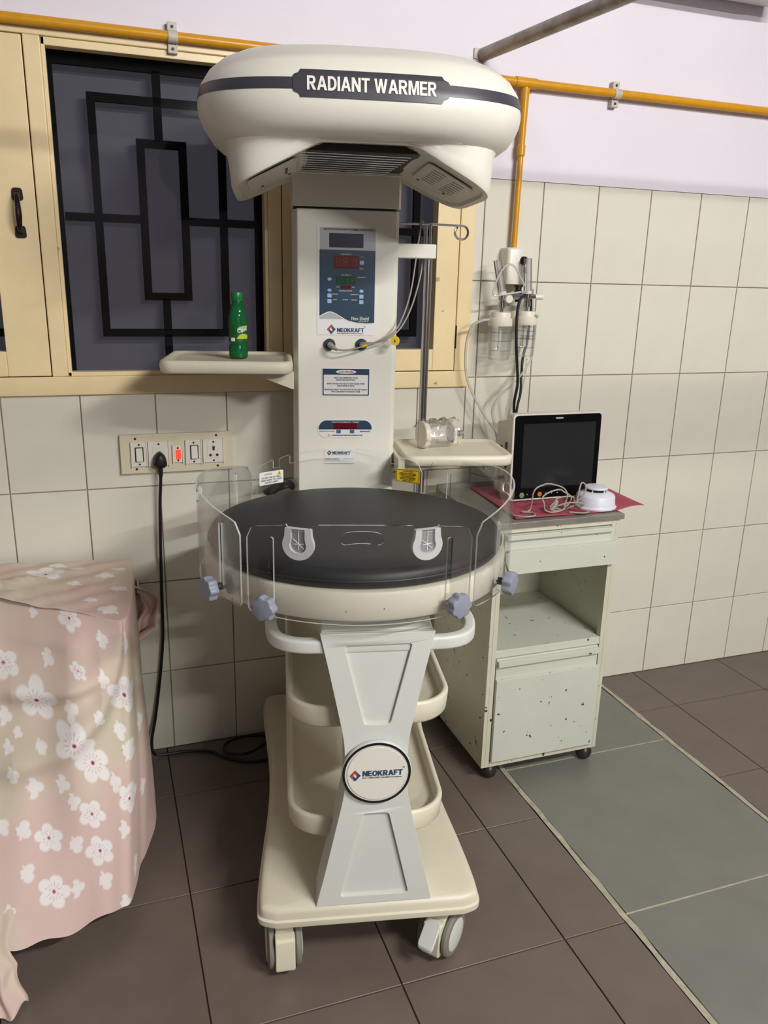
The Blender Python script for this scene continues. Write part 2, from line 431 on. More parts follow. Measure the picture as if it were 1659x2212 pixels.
# back wall: painted above the tile line, grout bed below it
b = B()
b.box(XL, XR, 0.0, 0.14, max(TZ, WZ1), ZC)
b.box(XL, WX0, 0.0, 0.14, TZ, WZ1); b.box(WX1, XR, 0.0, 0.14, TZ, WZ1)
b.box(XL, WX0, 0.006, 0.14, WZ0, TZ, 1); b.box(WX1, XR, 0.006, 0.14, WZ0, TZ, 1)
b.box(XL, XR, 0.006, 0.14, 0.0, WZ0, 1)
TXA, TXB = TX-16*TW, TX+10*TW
b.box(XL, TXA, 0.0, 0.006, 0.0, TZ, 2); b.box(TXB, XR, 0.0, 0.006, 0.0, TZ, 2)
wall = b.build('wall_back', [M_PAINT, M_GROUT, M_TILE]); tag(wall, 'lavender painted wall above ivory tiles behind the warmer', 'wall', kind='structure')
tcache = {}
def wall_tile(x0, x1, z0, z1):
    g = 0.0016
    x0 += g; x1 -= g; z0 += g; z1 -= g
    if x1-x0 < 0.006 or z1-z0 < 0.006: return
    k = (round(x1-x0, 4), round(z1-z0, 4))
    if k not in tcache:
        wv, hv = k; c = 0.0015
        bb = B(); bb.loft([[(-wv/2, 0.007, -hv/2), (wv/2, 0.007, -hv/2), (wv/2, 0.007, hv/2), (-wv/2, 0.007, hv/2)],
                           [(-wv/2, c, -hv/2), (wv/2, c, -hv/2), (wv/2, c, hv/2), (-wv/2, c, hv/2)],
                           [(-wv/2+c, 0, -hv/2+c), (wv/2-c, 0, -hv/2+c), (wv/2-c, 0, hv/2-c), (-wv/2+c, 0, hv/2-c)]], cap0=False)
        tcache[k] = bb.mesh('wall_tile', M_TILE)
    o = link('wall_tile', tcache[k], wall, ((x0+x1)/2, random.uniform(-0.0004, 0.0004), (z0+z1)/2))
    o.rotation_euler = (random.uniform(-0.0012, 0.0012), 0, random.uniform(-0.0015, 0.0015))
for c in range(-16, 10):
    for r in range(6):
        x0, x1 = TX+c*TW, TX+(c+1)*TW
        z1 = TZ-r*TH; z0 = max(z1-TH, 0.0)
        if x1 < WX0 and z1 > WZ0+0.001: wall_tile(x0, x1, z0, z1)
        elif x0 < WX0 < x1 and z0 >= WZ0-0.001: wall_tile(x0, WX0, z0, z1)
        elif x0 < WX1 and z1 > WZ0+0.001:                 # beside or under the window
            if x1 <= WX1:
                if z0 < WZ0: wall_tile(x0, x1, z0, WZ0)
            else:
                if z0 >= WZ0: wall_tile(WX1, x1, z0, z1)
                else: wall_tile(WX1, x1, z0, z1); wall_tile(x0, WX1, z0, WZ0)
        else:
            wall_tile(x0, x1, z0, z1)

# floor
FX0, FX1, FY0 = -1.9005, 3.543, -3.542
b = B(); b.box(FX0, FX1, FY0, 0.14, -0.06, -0.004)
b.box(XL, FX0, YF, 0.14, -0.06, 0.0, 1); b.box(FX1, XR, YF, 0.14, -0.06, 0.0, 1); b.box(FX0, FX1, YF, FY0, -0.06, 0.0, 1)
floor = b.build('floor', [M_FGROUT, M_FTILE]); tag(floor, 'brown tiled floor with a grey-green inlaid strip', 'floor', kind='structure')
fcache = {}
def floor_tile(name, x0, x1, y0, y1, m, g=0.0016, top=0.0):
    x0 += g; x1 -= g; y0 += g; y1 -= g
    if x1-x0 < 0.005 or y1-y0 < 0.005: return
    k = (name, round(x1-x0, 4), round(y1-y0, 4))
    if k not in fcache:
        a, d, c = k[1]/2, k[2]/2, 0.001
        bb = B(); bb.loft([[(-a, -d, -0.006), (a, -d, -0.006), (a, d, -0.006), (-a, d, -0.006)],
                           [(-a, -d, -c), (a, -d, -c), (a, d, -c), (-a, d, -c)],
                           [(-a+c, -d+c, 0), (a-c, -d+c, 0), (a-c, d-c, 0), (-a+c, d-c, 0)]], cap0=False)
        fcache[k] = bb.mesh(name, m)
    link(name, fcache[k], floor, ((x0+x1)/2, (y0+y1)/2, top))
FT = 0.4045
S0, S1, IN = 1.108, 1.727, 0.016
xs = [0.122+FT*i for i in range(-5, 3)]
ys = [-0.262-0.410*i for i in range(-1, 9)]
for i in range(len(ys)-1):
    y1, y0 = min(ys[i], 0.006), ys[i+1]
    if y0 < YF: break
    for j in range(len(xs)):
        x0 = xs[j]; x1 = min(xs[j+1] if j+1 < len(xs) else x0+FT, S0-IN/2)
        if x1 > XL and x0 < x1: floor_tile('floor_tile', x0, x1, y0, y1, M_FTILE)
    xr = [S1+IN/2, 1.907, 2.316, 2.725, 3.134, 3.543]
    for j in range(5): floor_tile('floor_tile', xr[j], xr[j+1], y0, y1, M_FTILE)
yy = [0.006, -0.44, -1.061, -1.68, -2.3, -2.92, -3.54]
for i in range(len(yy)-1):
    floor_tile('strip_tile', S0+IN/2, S1-IN/2, yy[i+1], yy[i], M_STRIP, 0.002)
for nm, xc in (('floor_inlay', S0), ('floor_inlay', S1)):
    rng = random.Random(int(xc*100)); L_ = []; R_ = []
    for i in range(61):
        yv = 0.004-3.54*i/60
        L_.append((xc-IN/2+rng.uniform(-0.0022, 0.0022), yv)); R_.append((xc+IN/2+rng.uniform(-0.0022, 0.0022), yv))
    bb = B(); bb.loft([[(x, y, 0.0006) for x, y in L_], [(x, y, 0.0006) for x, y in R_]], False, False, closed=False)
    bb.build(nm, M_INLAY, floor)
for yv in yy[1:]:
    bb = B(); bb.box(S0+IN/2, S1-IN/2, yv-0.0022, yv+0.0022, -0.003, 0.0004); bb.build('floor_inlay', M_INLAY, floor)

# rest of the room shell (behind and beside the camera)
b = B(); b.box(XL, XR, YF, 0.14, ZC, ZC+0.1); tag(b.build('ceiling', M_CEIL), 'plain white ceiling above the room', 'ceiling', kind='structure')
for nm, q in (('wall_left', (XL-0.1, XL, YF, 0.14)), ('wall_right', (XR, XR+0.1, YF, 0.14)), ('wall_front', (XL-0.1, XR+0.1, YF-0.1, YF))):
    b = B(); b.box(q[0], q[1], q[2], q[3], 0, TZ, 1); b.box(q[0], q[1], q[2], q[3], TZ, ZC, 0)
    tag(b.build(nm, [M_PAINT2, M_TILE2]), {'wall_left': 'plain wall on the left side of the room', 'wall_right': 'plain wall on the right side of the room', 'wall_front': 'plain wall facing the window'}[nm], 'wall', kind='structure')

# window
win = empty('window_1', (0, 0, 0)); tag(win, 'cream painted wooden window with dark glass and black iron grille', 'window', kind='structure')
b = B()
b.box(WX0, WX1, -0.012, 0.09, WZ0, 1.194)                # sill member
b.box(WX0, WX1, -0.012, 0.09, 2.019, WZ1)                # head member
b.box(1.068, WX1, -0.012, 0.09, 1.194, 2.019)            # right jamb
b.box(-0.118, -0.078, -0.012, 0.09, 1.194, 2.019)        # mullions
b.box(0.478, 0.515, -0.012, 0.09, 1.194, 2.019)
b.build('frame', M_CREAM, win, bevel=0.003)
b = B()                                                  # bead around the fixed pane
for q in ((-0.078, -0.068, 1.194, 2.019), (0.468, 0.478, 1.194, 2.019), (-0.078, 0.478, 1.194, 1.206), (-0.078, 0.478, 2.000, 2.019)):
    b.box(q[0], q[1], -0.006, 0.03, q[2], q[3])
b.build('glazing_bead', M_CREAM, win, bevel=0.002)
def pane(x0, x1, z0, z1, parent):
    bb = B(); bb.add([(x0, 0.026, z0), (x1, 0.026, z0), (x1, 0.026, z1), (x0, 0.026, z1)], [(0, 1, 2, 3)])
    bb.build('pane', M_GLASS, parent)
pane(-0.07, 0.47, 1.204, 2.002, win)
def shutter(x0, x1, gx0, gx1):
    z0, z1 = 1.1965, 2.0165
    bb = B(); bb.box(x0, gx0, -0.012, 0.03, z0, z1); bb.box(gx1, x1, -0.012, 0.03, z0, z1)
    bb.box(gx0, gx1, -0.012, 0.03, z0, 1.262); bb.box(gx0, gx1, -0.012, 0.03, 1.945, z1)
    s = bb.build('shutter', M_CREAM, win, bevel=0.002); pane(gx0-0.002, gx1+0.002, 1.26, 1.947, s); return s
shL = shutter(-0.66, -0.1205, -0.60, -0.226)
shR = shutter(0.5175, 1.0655, 0.585, 0.992)
# pull handle on the left shutter
b = B()
b.xz(roundpoly([(-0.176, 1.638), (-0.148, 1.638), (-0.15, 1.668), (-0.174, 1.668)], 0.008), -0.016, -0.011)
b.xz(roundpoly([(-0.176, 1.548), (-0.148, 1.548), (-0.15, 1.578), (-0.174, 1.578)], 0.008), -0.016, -0.011)
b.tube(smooth_path([(-0.163, -0.013, 1.656), (-0.162, -0.036, 1.645), (-0.161, -0.044, 1.605), (-0.162, -0.036, 1.572), (-0.162, -0.014, 1.560)], 5),
       [0.005, 0.005, 0.005, 0.0055, 0.006, 0.006, 0.006, 0.0065, 0.007, 0.0075, 0.008, 0.008, 0.0075, 0.007, 0.0065, 0.006, 0.006, 0.0055, 0.005, 0.005, 0.005], 10)
b.build('pull_handle', M_HANDLE, shL)
b = B(); b.box(1.0655, 1.070, -0.0135, -0.010, 1.265, 1.335); b.build('hinge', M_HANDLE, shR)
# iron grille behind the glass
BW = 0.0105; GY = (0.052, 0.066)
def bar(x0, x1, z0, z1):
    bb = B(); bb.box(x0, x1, GY[0], GY[1], z0, z1); bb.build('grille_bar', M_BLACKBAR, win)
def vb(x, z0, z1): bar(x-BW, x+BW, z0-BW, z1+BW)
def hb(z, x0, x1): bar(x0+BW, x1-BW, z-BW, z+BW)
for ox in (0.0, -0.585, 0.585):
    bar(-0.085+ox, -0.057+ox, 1.19, 2.02); bar(0.452+ox, 0.485+ox, 1.19, 2.02)
    bar(-0.057+ox, 0.452+ox, 1.975, 2.02)
    vb(0.197+ox, 1.906, 1.97); vb(0.030+ox, 1.307, 1.906); vb(0.364+ox, 1.307, 1.906)
    vb(0.197+ox, 1.82, 1.89); vb(0.148+ox, 1.407, 1.803); vb(0.258+ox, 1.407, 1.803); vb(0.197+ox, 1.323, 1.392); vb(0.197+ox, 1.195, 1.292)
    hb(1.906, 0.030+ox, 0.364+ox); hb(1.803, 0.148+ox, 0.258+ox); hb(1.407, 0.148+ox, 0.258+ox); hb(1.307, 0.030+ox, 0.364+ox)
    for a, c in ((-0.065, 0.030), (0.030, 0.148), (0.258, 0.364), (0.364, 0.46)): hb(1.610, a+ox, c+ox)
b = B(); b.box(WX0, WX1, 0.10, 0.11, WZ0, WZ1); b.build('glow_backing', M_BACKGLOW, win)  # added backing panel whose own glow brightens the panes

# ================================================================== RADIANT WARMER
RZ = radians(-12.2)
OX, OY = 0.5756, -0.5532
warm = empty('radiant_warmer', (OX, OY, 0), RZ)
tag(warm, 'cream radiant warmer with wide overhead hood, round bed and castor base', 'radiant warmer')
def WL(u, v, z): return (OX+u*cos(RZ)-v*sin(RZ), OY+u*sin(RZ)+v*cos(RZ), z)

# base
half = [(-0.475, 0.205), (-0.462, 0.238), (-0.435, 0.247), (-0.36, 0.246), (-0.26, 0.240), (-0.12, 0.229), (0.0, 0.225), (0.12, 0.228), (0.26, 0.239), (0.36, 0.247), (0.435, 0.249), (0.462, 0.238), (0.475, 0.205)]
sm = catmull_arr(half, np.linspace(0, 1, 49))
outl = [(x, y) for y, x in sm]+[(-x, y) for y, x in reversed(sm)]
def ring(poly, z): return [(x, y, z) for x, y in poly]
b = B(); b.loft([[(x*0.001, y*0.85, 0.122) for x, y in outl], ring(offset(outl, 0.012), 0.122), ring(offset(outl, 0.001), 0.124), ring(outl, 0.128), ring(offset(outl, 0.0), 0.138), ring(offset(outl, 0.005), 0.1405),
                 ring(offset(outl, 0.005), 0.156), ring(offset(outl, 0.008), 0.163), ring(offset(outl, 0.014), 0.1665), [(x*0.9, y*0.965, 0.168) for x, y in outl], [(x*0.5, y*0.9, 0.168) for x, y in outl], [(x*0.001, y*0.85, 0.168) for x, y in outl]], False, False)
b.build('base', M_AGED, warm, ang=50)

# castors
def caster(u, v, rz, pedal):
    bb = B()
    bb.lathe([(0.018, 0.088), (0.018, 0.1225)], (0, 0, 0), n=20)
    prof = [(-0.006, 0.052)]
    hood = [(0.053*cos(radians(a))-0.028, 0.052+0.053*sin(radians(a))) for a in range(-25, 206, 15)]
    bb.yz([(p, q) for p, q in hood], -0.020, 0.020)
    bb.yz(roundpoly([(-0.086, 0.022), (-0.05, 0.012), (-0.05, 0.100), (-0.078, 0.098)], 0.008), -0.0215, 0.0215)
    h = bb.build('caster', M_AGED, warm, (u, v, 0), rz, bevel=0.003)
    for s in (-1, 1):
        wb = B(); x0, x1 = (0.0215, 0.037) if s > 0 else (-0.037, -0.0215)
        wb.lathe([(0.046, x0), (0.052, x0+0.004), (0.052, x1-0.005), (0.047, x1)], (0, -0.028, 0.052), 'X', 32)
        wheel = wb.build('wheel', M_TYRE, h, bevel=0.001)
        hb_ = B(); xa, xb = (x1-0.001, x1+0.003) if s > 0 else (x0-0.003, x0+0.001)
        pr = [(0.037, xa), (0.037, (xa+xb)/2), (0.03, xb), (0.0, xb)] if s > 0 else [(0.0, xa), (0.03, xa), (0.037, (xa+xb)/2), (0.037, xb)]
        hb_.lathe(pr, (0, -0.028, 0.052), 'X', 32); hb_.build('wheel_cap', M_COOL, h)
    if pedal:
        pb = B(); pb.add([], [])
        pb.xy(rrect(-0.019, 0.019, -0.112, -0.066, 0.007), 0.060, 0.070)
        pb.map(lambda x, y, z: (x, y, z+(y+0.066)*0.9+0.036)); pb.build('brake_pedal', M_COOL, h, bevel=0.003)
    return h
caster(-0.192, -0.405, radians(4), False)
caster(0.183, -0.410, radians(-38), True)
caster(-0.195, 0.40, radians(160), False)
caster(0.195, 0.40, radians(200), False)

# column
CC = -0.008; CV = 0.30
prof = [(CC-0.126, CV), (CC+0.130, CV), (CC+0.1395, CV+0.012), (CC+0.1395, 0.455), (CC-0.1385, 0.455), (CC-0.1385, CV+0.026)]
b = B(); b.loft([ring(prof, 0.165), ring(prof, 1.638)])
b.build('column', M_WHITE, warm, bevel=0.003)
prof2 = [(CC-0.132, CV+0.008), (CC+0.128, CV+0.008), (CC+0.136, CV+0.018), (CC+0.136, 0.45), (CC-0.136, 0.45), (CC-0.136, CV+0.022)]
prof3 = [(CC-0.137, CV-0.012), (CC+0.134, CV-0.012), (CC+0.141, CV), (CC+0.141, 0.455), (CC-0.141, 0.455), (CC-0.141, CV)]
b = B(); b.loft([ring(prof2, 1.636), ring(prof2, 1.643)], mi=1); b.loft([ring(prof3, 1.643), ring(prof3, 1.75)])
b.build('hood_neck', [M_WHITE, M_BLACK], warm, bevel=0.002)

# hood -----------------------------------------------------------
HA, HB, HVC = 0.352, 0.30, 0.095
LV = [(0.19, 1.917, 2.6), (0.13, 1.913, 2.7), (0.085, 1.903, 2.8), (0.05, 1.886, 2.9), (0.025, 1.864, 3), (0.008, 1.838, 3), (0.0015, 1.815, 3), (0.0, 1.797, 3), (0.003, 1.778, 3), (0.011, 1.760, 3), (0.024, 1.747, 3.1), (0.040, 1.739, 3.3)]
def gz(u):
    a = abs(u); return 1.731 if a < 0.092 else max(1.731-(a-0.092)*0.475, 1.642)
def sel(t, a, bb_, n):
    c, s = cos(t), sin(t)
    return (a*math.copysign(abs(c)**(2/n), c), HVC+bb_*math.copysign(abs(s)**(2/n), s))
def tilt(u, v, z):
    wgt = min(max((z-1.735)/0.03, 0), 1)
    return (u, v, z+0.055*(v+0.2)*wgt)
NT = 120
TT = [2*pi*i/NT for i in range(NT)]
rings = []
for d, z, n in LV:
    rings.append([tilt(*sel(t, HA-d, HB-d, n), z) for t in TT])
for d, f, n in ((0.052, 0.0, 3.6), (0.060, 0.12, 4.2), (0.066, 0.5, 5), (0.070, 0.9, 5.5), (0.073, 1.0, 5.5)):
    r = []
    for t in TT:
        u, v = sel(t, HA-d, HB-d, n); g = gz(u); r.append((u, v, 1.736+(g-1.736)*f))
    rings.append(r)
for sc, dz in ((0.965, 0.0), (0.955, 0.007), (0.75, 0.008), (0.5, 0.008), (0.25, 0.008), (0.02, 0.008)):
    r = []
    for t in TT:
        u, v = sel(t, (HA-0.073)*sc, (HB-0.073)*sc, 5.5); r.append((u, v, gz(u)+dz))
    rings.append(r)
b = B(); b.loft(rings); b.build('hood', M_WHITE, warm, ang=42)
def hood_d(z):
    zs = [l[1] for l in LV][::-1]; ds = [l[0] for l in LV][::-1]; return float(np.interp(z, zs, ds))
def hood_front(u, z, off=0.0012):
    d = hood_d(z); a, bb_ = HA-d, HB-d; n = 3
    v = HVC-bb_*max(1-(abs(u)/a)**n, 0)**(1/n)-off
    return tilt(u, v, z)
# stripe around the hood
rows = []
for t in TT:
    r = []
    for z in (1.8105, 1.814, 1.820, 1.826, 1.8315):
        d = hood_d(z); u, v = sel(t, HA-d+0.0010, HB-d+0.0010, 3); r.append(tilt(u, v, z))
    rows.append(r)
b = B(); b.loft([[rows[j][k] for j in range(NT)] for k in range(5)], False, False); b.build('hood_stripe', M_STRIPE, warm)
pl = [(-0.152, 1.8105), (-0.149, 1.806), (-0.141, 1.803), (-0.137, 1.7965), (0.137, 1.7965), (0.141, 1.803), (0.149, 1.806), (0.152, 1.8105),
      (0.152, 1.8325), (0.149, 1.837), (0.141, 1.840), (0.137, 1.8465), (-0.137, 1.8465), (-0.141, 1.840), (-0.149, 1.837), (-0.152, 1.8325)]
bm = flat([(x, z) for x, z in pl], th=0.0008); slice_x(bm, -0.152, 0.152, 0.008)
for k in range(1, 8):
    bmesh.ops.bisect_plane(bm, geom=bm.verts[:]+bm.edges[:]+bm.faces[:], plane_co=(0, 1.7965+k*0.00625, 0), plane_no=(0, 1, 0), dist=1e-7)
bm_obj(bm, 'name_plate', M_STRIPE, warm, lambda x, y, d: hood_front(x, y, 0.0016+d))
block_text('name_lettering', 'RADIANT WARMER', -0.125, 0.125, 1.8215, 0.0255, lambda x, y, d: hood_front(x, y, 0.0032+d), M_PRINTW, warm, gap=0.07, sl=0.006)
# heater: box, reflector, rods
b = B()
b.box(-0.156, -0.134, -0.055, 0.262, 1.7165, 1.742); b.box(-0.156, 0.128, 0.256, 0.266, 1.7165, 1.742)
b.build('heater_housing', M_WHITE, warm, bevel=0.002)
b = B(); b.loft([[(-0.134, -0.062, 1.7240), (0.112, -0.062, 1.7240), (0.142, -0.01, 1.7240), (0.142, 0.20, 1.7240), (0.128, 0.256, 1.7240), (-0.134, 0.256, 1.7240)], [(-0.134, -0.062, 1.738), (0.112, -0.062, 1.738), (0.142, -0.01, 1.738), (0.142, 0.20, 1.738), (0.128, 0.256, 1.738), (-0.134, 0.256, 1.738)]]); b.build('heater_reflector', M_DARKMET, warm)
for i in range(9):
    v = -0.048+i*0.036
    b = B(); b.tube([(-0.136, v-0.008, 1.7205), (0.104-0.002*i, v+0.012, 1.7205)], 0.0014, 8); b.build('heater_rod', M_CHROME, warm)
for u, v in ((-0.146, 0.03), (-0.146, 0.2)):
    b = B(); b.lathe([(0.004, 1.7145), (0.004, 1.717)], (u, v, 0), n=10); b.build('screw', M_DARKMET, warm)
# sloped lamp covers left and right
def slope_pt(s, su, v, d):                                # s=side, su = distance along slope from u=0.092
    u = 0.092+su*0.9033; return (s*u, v, 1.731+0.007-su*0.429-d)
for s, v0, v1 in ((1, -0.05, 0.20), (-1, -0.05, 0.19)):
    holes = []
    if s > 0:
        for r_, n_ in ((0.072, 7), (0.122, 7)):
            for k in range(n_): holes.append(rrect(r_, r_+0.034, -0.02+k*0.026+(0.01 if r_ > 0.1 else 0), -0.009+k*0.026+(0.01 if r_ > 0.1 else 0), 0.005, 3))
    bm = flat(roundpoly([(0.055, v0), (0.172, v0+0.02), (0.172, v1-0.02), (0.055, v1)], 0.02), holes, 0.003)
    bm_obj(bm, 'lamp_cover', M_WHITE, warm, lambda x, y, d, s=s: slope_pt(s, x, y, 0.004+d))
    if s > 0:
        bb = B(); pp = [(0.06, v0+0.02), (0.165, v0+0.03), (0.165, v1-0.03), (0.06, v1-0.02)]
        bb.loft([[slope_pt(1, x, y, 0.0005) for x, y in pp], [slope_pt(1, x, y, 0.0015) for x, y in pp]]); bb.build('vent_backing', M_DGREY, warm)
    else:
        bb = B(); pp = [(0.075, 0.04), (0.081, 0.04), (0.081, 0.13), (0.075, 0.13)]
        bb.loft([[slope_pt(-1, x, y, 0.005) for x, y in pp], [slope_pt(-1, x, y, 0.007) for x, y in pp]]); bb.build('cover_slot', M_DGREY, warm)
    for su, v in ((0.07, v1-0.025), (0.14, v1-0.03)):
        bb = B(); P = Vector(slope_pt(s, su, v, 0.005)); nrm = Vector((s*(-0.429), 0, -0.9033))
        bb.lathe([(0.0042, 0), (0.0035, 0.002), (0, 0.002)], tuple(P), M=nrm.to_track_quat('Z', 'Y').to_matrix(), n=10); bb.build('screw', M_DARKMET, warm)

# control panel on the column ------------------------------------
def onc(x, z, d): return (x, CV-d, z)
def sheet(name, poly, d0, d1, m, parent): return B().xz(poly, CV-d0, CV-d1).build(name, m, parent)
PX = 0.0
cp = sheet('control_panel', rrect(-0.084, 0.073, 1.322, 1.599, 0.003), 0.0, 0.0012, M_PAPER, warm)
sheet('silver_area', rrect(-0.076, 0.069, 1.530, 1.594, 0.002), 0.0012, 0.0016, M_SILVER, cp)
sheet('silver_area', [(-0.077, 1.3635), (-0.015, 1.3635), (-0.02, 1.40), (-0.077, 1.40)], 0.0012, 0.0016, M_SILVER, cp)
wave = [tuple(p) for p in catmull_arr([(-0.077, 1.371), (-0.065, 1.378), (-0.051, 1.383), (-0.038, 1.380), (-0.02, 1.3705), (-0.004, 1.3615), (0.015, 1.3565), (0.035, 1.354), (0.055, 1.3535), (0.069, 1.355)], np.linspace(0, 1, 28))]
navy = wave+[(0.069, 1.539), (-0.077, 1.539)]
sheet('navy_area', navy, 0.0016, 0.0021, M_NAVY, cp)
sheet('wave_edge', wave+[(x, z-0.0022) for x, z in reversed(wave)], 0.0016, 0.0022, M_PRINTW, cp)
sheet('display', rrect(-0.052, 0.037, 1.545, 1.580, 0.002), 0.0012, 0.0026, M_LCD, cp)
sheet('display', rrect(-0.040, 0.026, 1.493, 1.525, 0.001), 0.0021, 0.0031, M_RLED, cp)
sheet('display', rrect(-0.033, 0.017, 1.4535, 1.4725, 0.001), 0.0021, 0.0031, M_GLED, cp)
sheet('display', rrect(-0.021, 0.005, 1.4415, 1.4505, 0.001), 0.0021, 0.0031, M_RLED, cp)
M_SEGR = mat('red_segment', srgb(104, 16, 22), 0.3); M_SEGG = mat('green_segment', srgb(18, 80, 40), 0.3)
text('digits', '88.8', -0.036, 0.022, 1.509, 0.022, lambda x, z, d: onc(x, z, 0.0033+d), M_SEGR, cp)
text('digits', '88.8.8', -0.030, 0.014, 1.463, 0.013, lambda x, z, d: onc(x, z, 0.0033+d), M_SEGG, cp)
for x, z, r in ((0.0335, 1.5085, 0), (-0.051, 1.424, 0), (-0.051, 1.4095, 0), (0.0335, 1.4225, 0), (0.0335, 1.4085, 0)):
    sheet('button', rrect(x-0.0055, x+0.0055, z-0.005, z+0.005, 0.0012, 3), 0.0021, 0.0034, M_LBLUE, cp)
for x, z in ((-0.051, 1.4655), (-0.051, 1.4375), (0.0335, 1.4365)):
    sheet('button', [(x+0.0055*cos(t), z+0.004*sin(t)) for t in [2*pi*k/20 for k in range(20)]], 0.0021, 0.0034, M_LBLUE, cp)
for x, z in ((0.0335, 1.519), (0.0335, 1.498), (0.0335, 1.477), (-0.036, 1.4235), (0.015, 1.4225), (-0.036, 1.409), (-0.009, 1.409), (0.014, 1.409)):
    sheet('indicator', circ(x, z, 0.0016, 10), 0.0021, 0.0029, M_PRINTK, cp)
tx = lambda s, x0, x1, z, h, m=M_PRINTW, bo=0.0: text('print', s, x0, x1, z, h, lambda x, y, d: onc(x, y, 0.0025+d), m, cp, bold=bo, th=0.0004)
tx('MICROPROCESSOR SERVO WARMER CONTROLLER', -0.066, 0.063, 1.5895, 0.0042, M_PRINTK, 0.01)
tx('SKIN TEMP °C', -0.021, 0.006, 1.5285, 0.0036); tx('SET TEMP °C', -0.020, 0.006, 1.4765, 0.0036)
tx('°C/°F', 0.030, 0.037, 1.5225, 0.003); tx('BABY', 0.028, 0.038, 1.4935, 0.003); tx('POWER FAIL', 0.023, 0.044, 1.4715, 0.003)
tx('MAX', -0.033, -0.024, 1.446, 0.003); tx('MIN', 0.008, 0.015, 1.446, 0.003); tx('HEATER OUTPUT', -0.026, 0.009, 1.4365, 0.0036)
tx('MANUAL', -0.043, -0.029, 1.4275, 0.003); tx('ALARM MUTE', 0.004, 0.026, 1.4275, 0.003)
tx('AUTO', -0.041, -0.031, 1.4135, 0.003); tx('HI TEMP', -0.016, -0.002, 1.4135, 0.003); tx('TIMER ON', 0.006, 0.022, 1.4135, 0.003)
tx('Neo Shield', 0.008, 0.054, 1.3662, 0.0095); tx('Full service of', 0.027, 0.053, 1.3588, 0.003)
LR = [(-1, 0), (-0.06, 0.97), (0.06, 0.97), (0.34, 0.68), (0.34, 0.06), (-0.26, 0.52), (-0.3, 0.45), (-0.3, -0.66)]
def logo(parent, x, z, h, fn, wtext, ht, sub=True, ztxt=0.0):
    for m, s in ((M_LOGOR, 1), (M_LOGOB, -1)):
        bm = flat([(x+s*p*h*0.92, z+s*q*h) for p, q in LR], th=0.0004); bm_obj(bm, 'logo_mark', m, parent, lambda a, c, d: fn(a, c, 0.0012+d))
    x0 = x+h*1.25
    block_text('logo_text', 'NEOKRAFT', x0, x0+wtext, z+ztxt, ht, lambda a, c, d: fn(a, c, 0.0012+d), M_TEXTB, parent, th=0.0004, gap=0.08)
    text('logo_text', 'TM', x0+wtext, x0+wtext*1.05, z+ztxt+ht*0.9, ht*0.25, lambda a, c, d: fn(a, c, 0.0012+d), M_PRINTK, parent, th=0.0004)
    if sub: text('logo_text', 'ISO 13485:2003 Certified Company', x0, x0+wtext*0.98, z+ztxt-ht*0.85, ht*0.32, lambda a, c, d: fn(a, c, 0.0012+d), M_PRINTK, parent, th=0.0004)
logo(cp, -0.0455, 1.337, 0.0125, lambda x, z, d: onc(x, z, 0.0012+d), 0.072, 0.0105, True, -0.0015)
# probe sockets
for u, z in ((-0.050, 1.297), (0.036, 1.298)):
    bb = B(); bb.lathe([(0.0155, 0), (0.0155, -0.006), (0.0125, -0.010), (0.009, -0.010), (0.009, -0.004), (0, -0.004)], (u, CV, z), 'Y', 28)
    bb.build('probe_socket', mat('blue_grey_socket', srgb(50, 66, 74), 0.35), warm)
# caution plate
ca = sheet('caution_plate', rrect(-0.070, 0.060, 1.159, 1.234, 0.002), 0, 0.0012, M_PAPER, warm)
sheet('plate_border', rrect(-0.0685, 0.0585, 1.1605, 1.2325, 0.002), 0.0012, 0.0016, M_NAVY, ca)
sheet('plate_field', rrect(-0.0655, 0.0555, 1.1630, 1.2165, 0.002), 0.0016, 0.0020, M_PAPER, ca)
sheet('plate_oval', [(-0.005+0.028*cos(t), 1.2245+0.0055*sin(t)) for t in [2*pi*k/28 for k in range(28)]], 0.0016, 0.0020, M_PAPER, ca)
tc_ = lambda s, x0, x1, z, h, m=M_PRINTK: text('print', s, x0, x1, z, h, lambda x, y, d: onc(x, y, 0.0024+d), m, ca, bold=0.01, th=0.0004)
tc_('CAUTION', -0.0245, 0.0145, 1.2245, 0.006, M_REDTXT)
tc_('HIGHLY RECOMMENDED TO USE', -0.038, 0.027, 1.2085, 0.0038); tc_('IN BABY SKIN MODE ONLY', -0.032, 0.021, 1.2028, 0.0038)
tc_('INFANT SHOULD NOT BE LEFT UNATTENDED WHEN', -0.057, 0.046, 1.1925, 0.0038); tc_('USED IN MANUAL MODE', -0.029, 0.018, 1.1868, 0.0038)
tc_('SKIN PROBE IS MOST DELICATE PART IN THE UNIT HANDLE', -0.0635, 0.0535, 1.1765, 0.0038); tc_('WITH CARE IN MOST NO RADIANT FLAME', -0.045, 0.034, 1.1708, 0.0038)
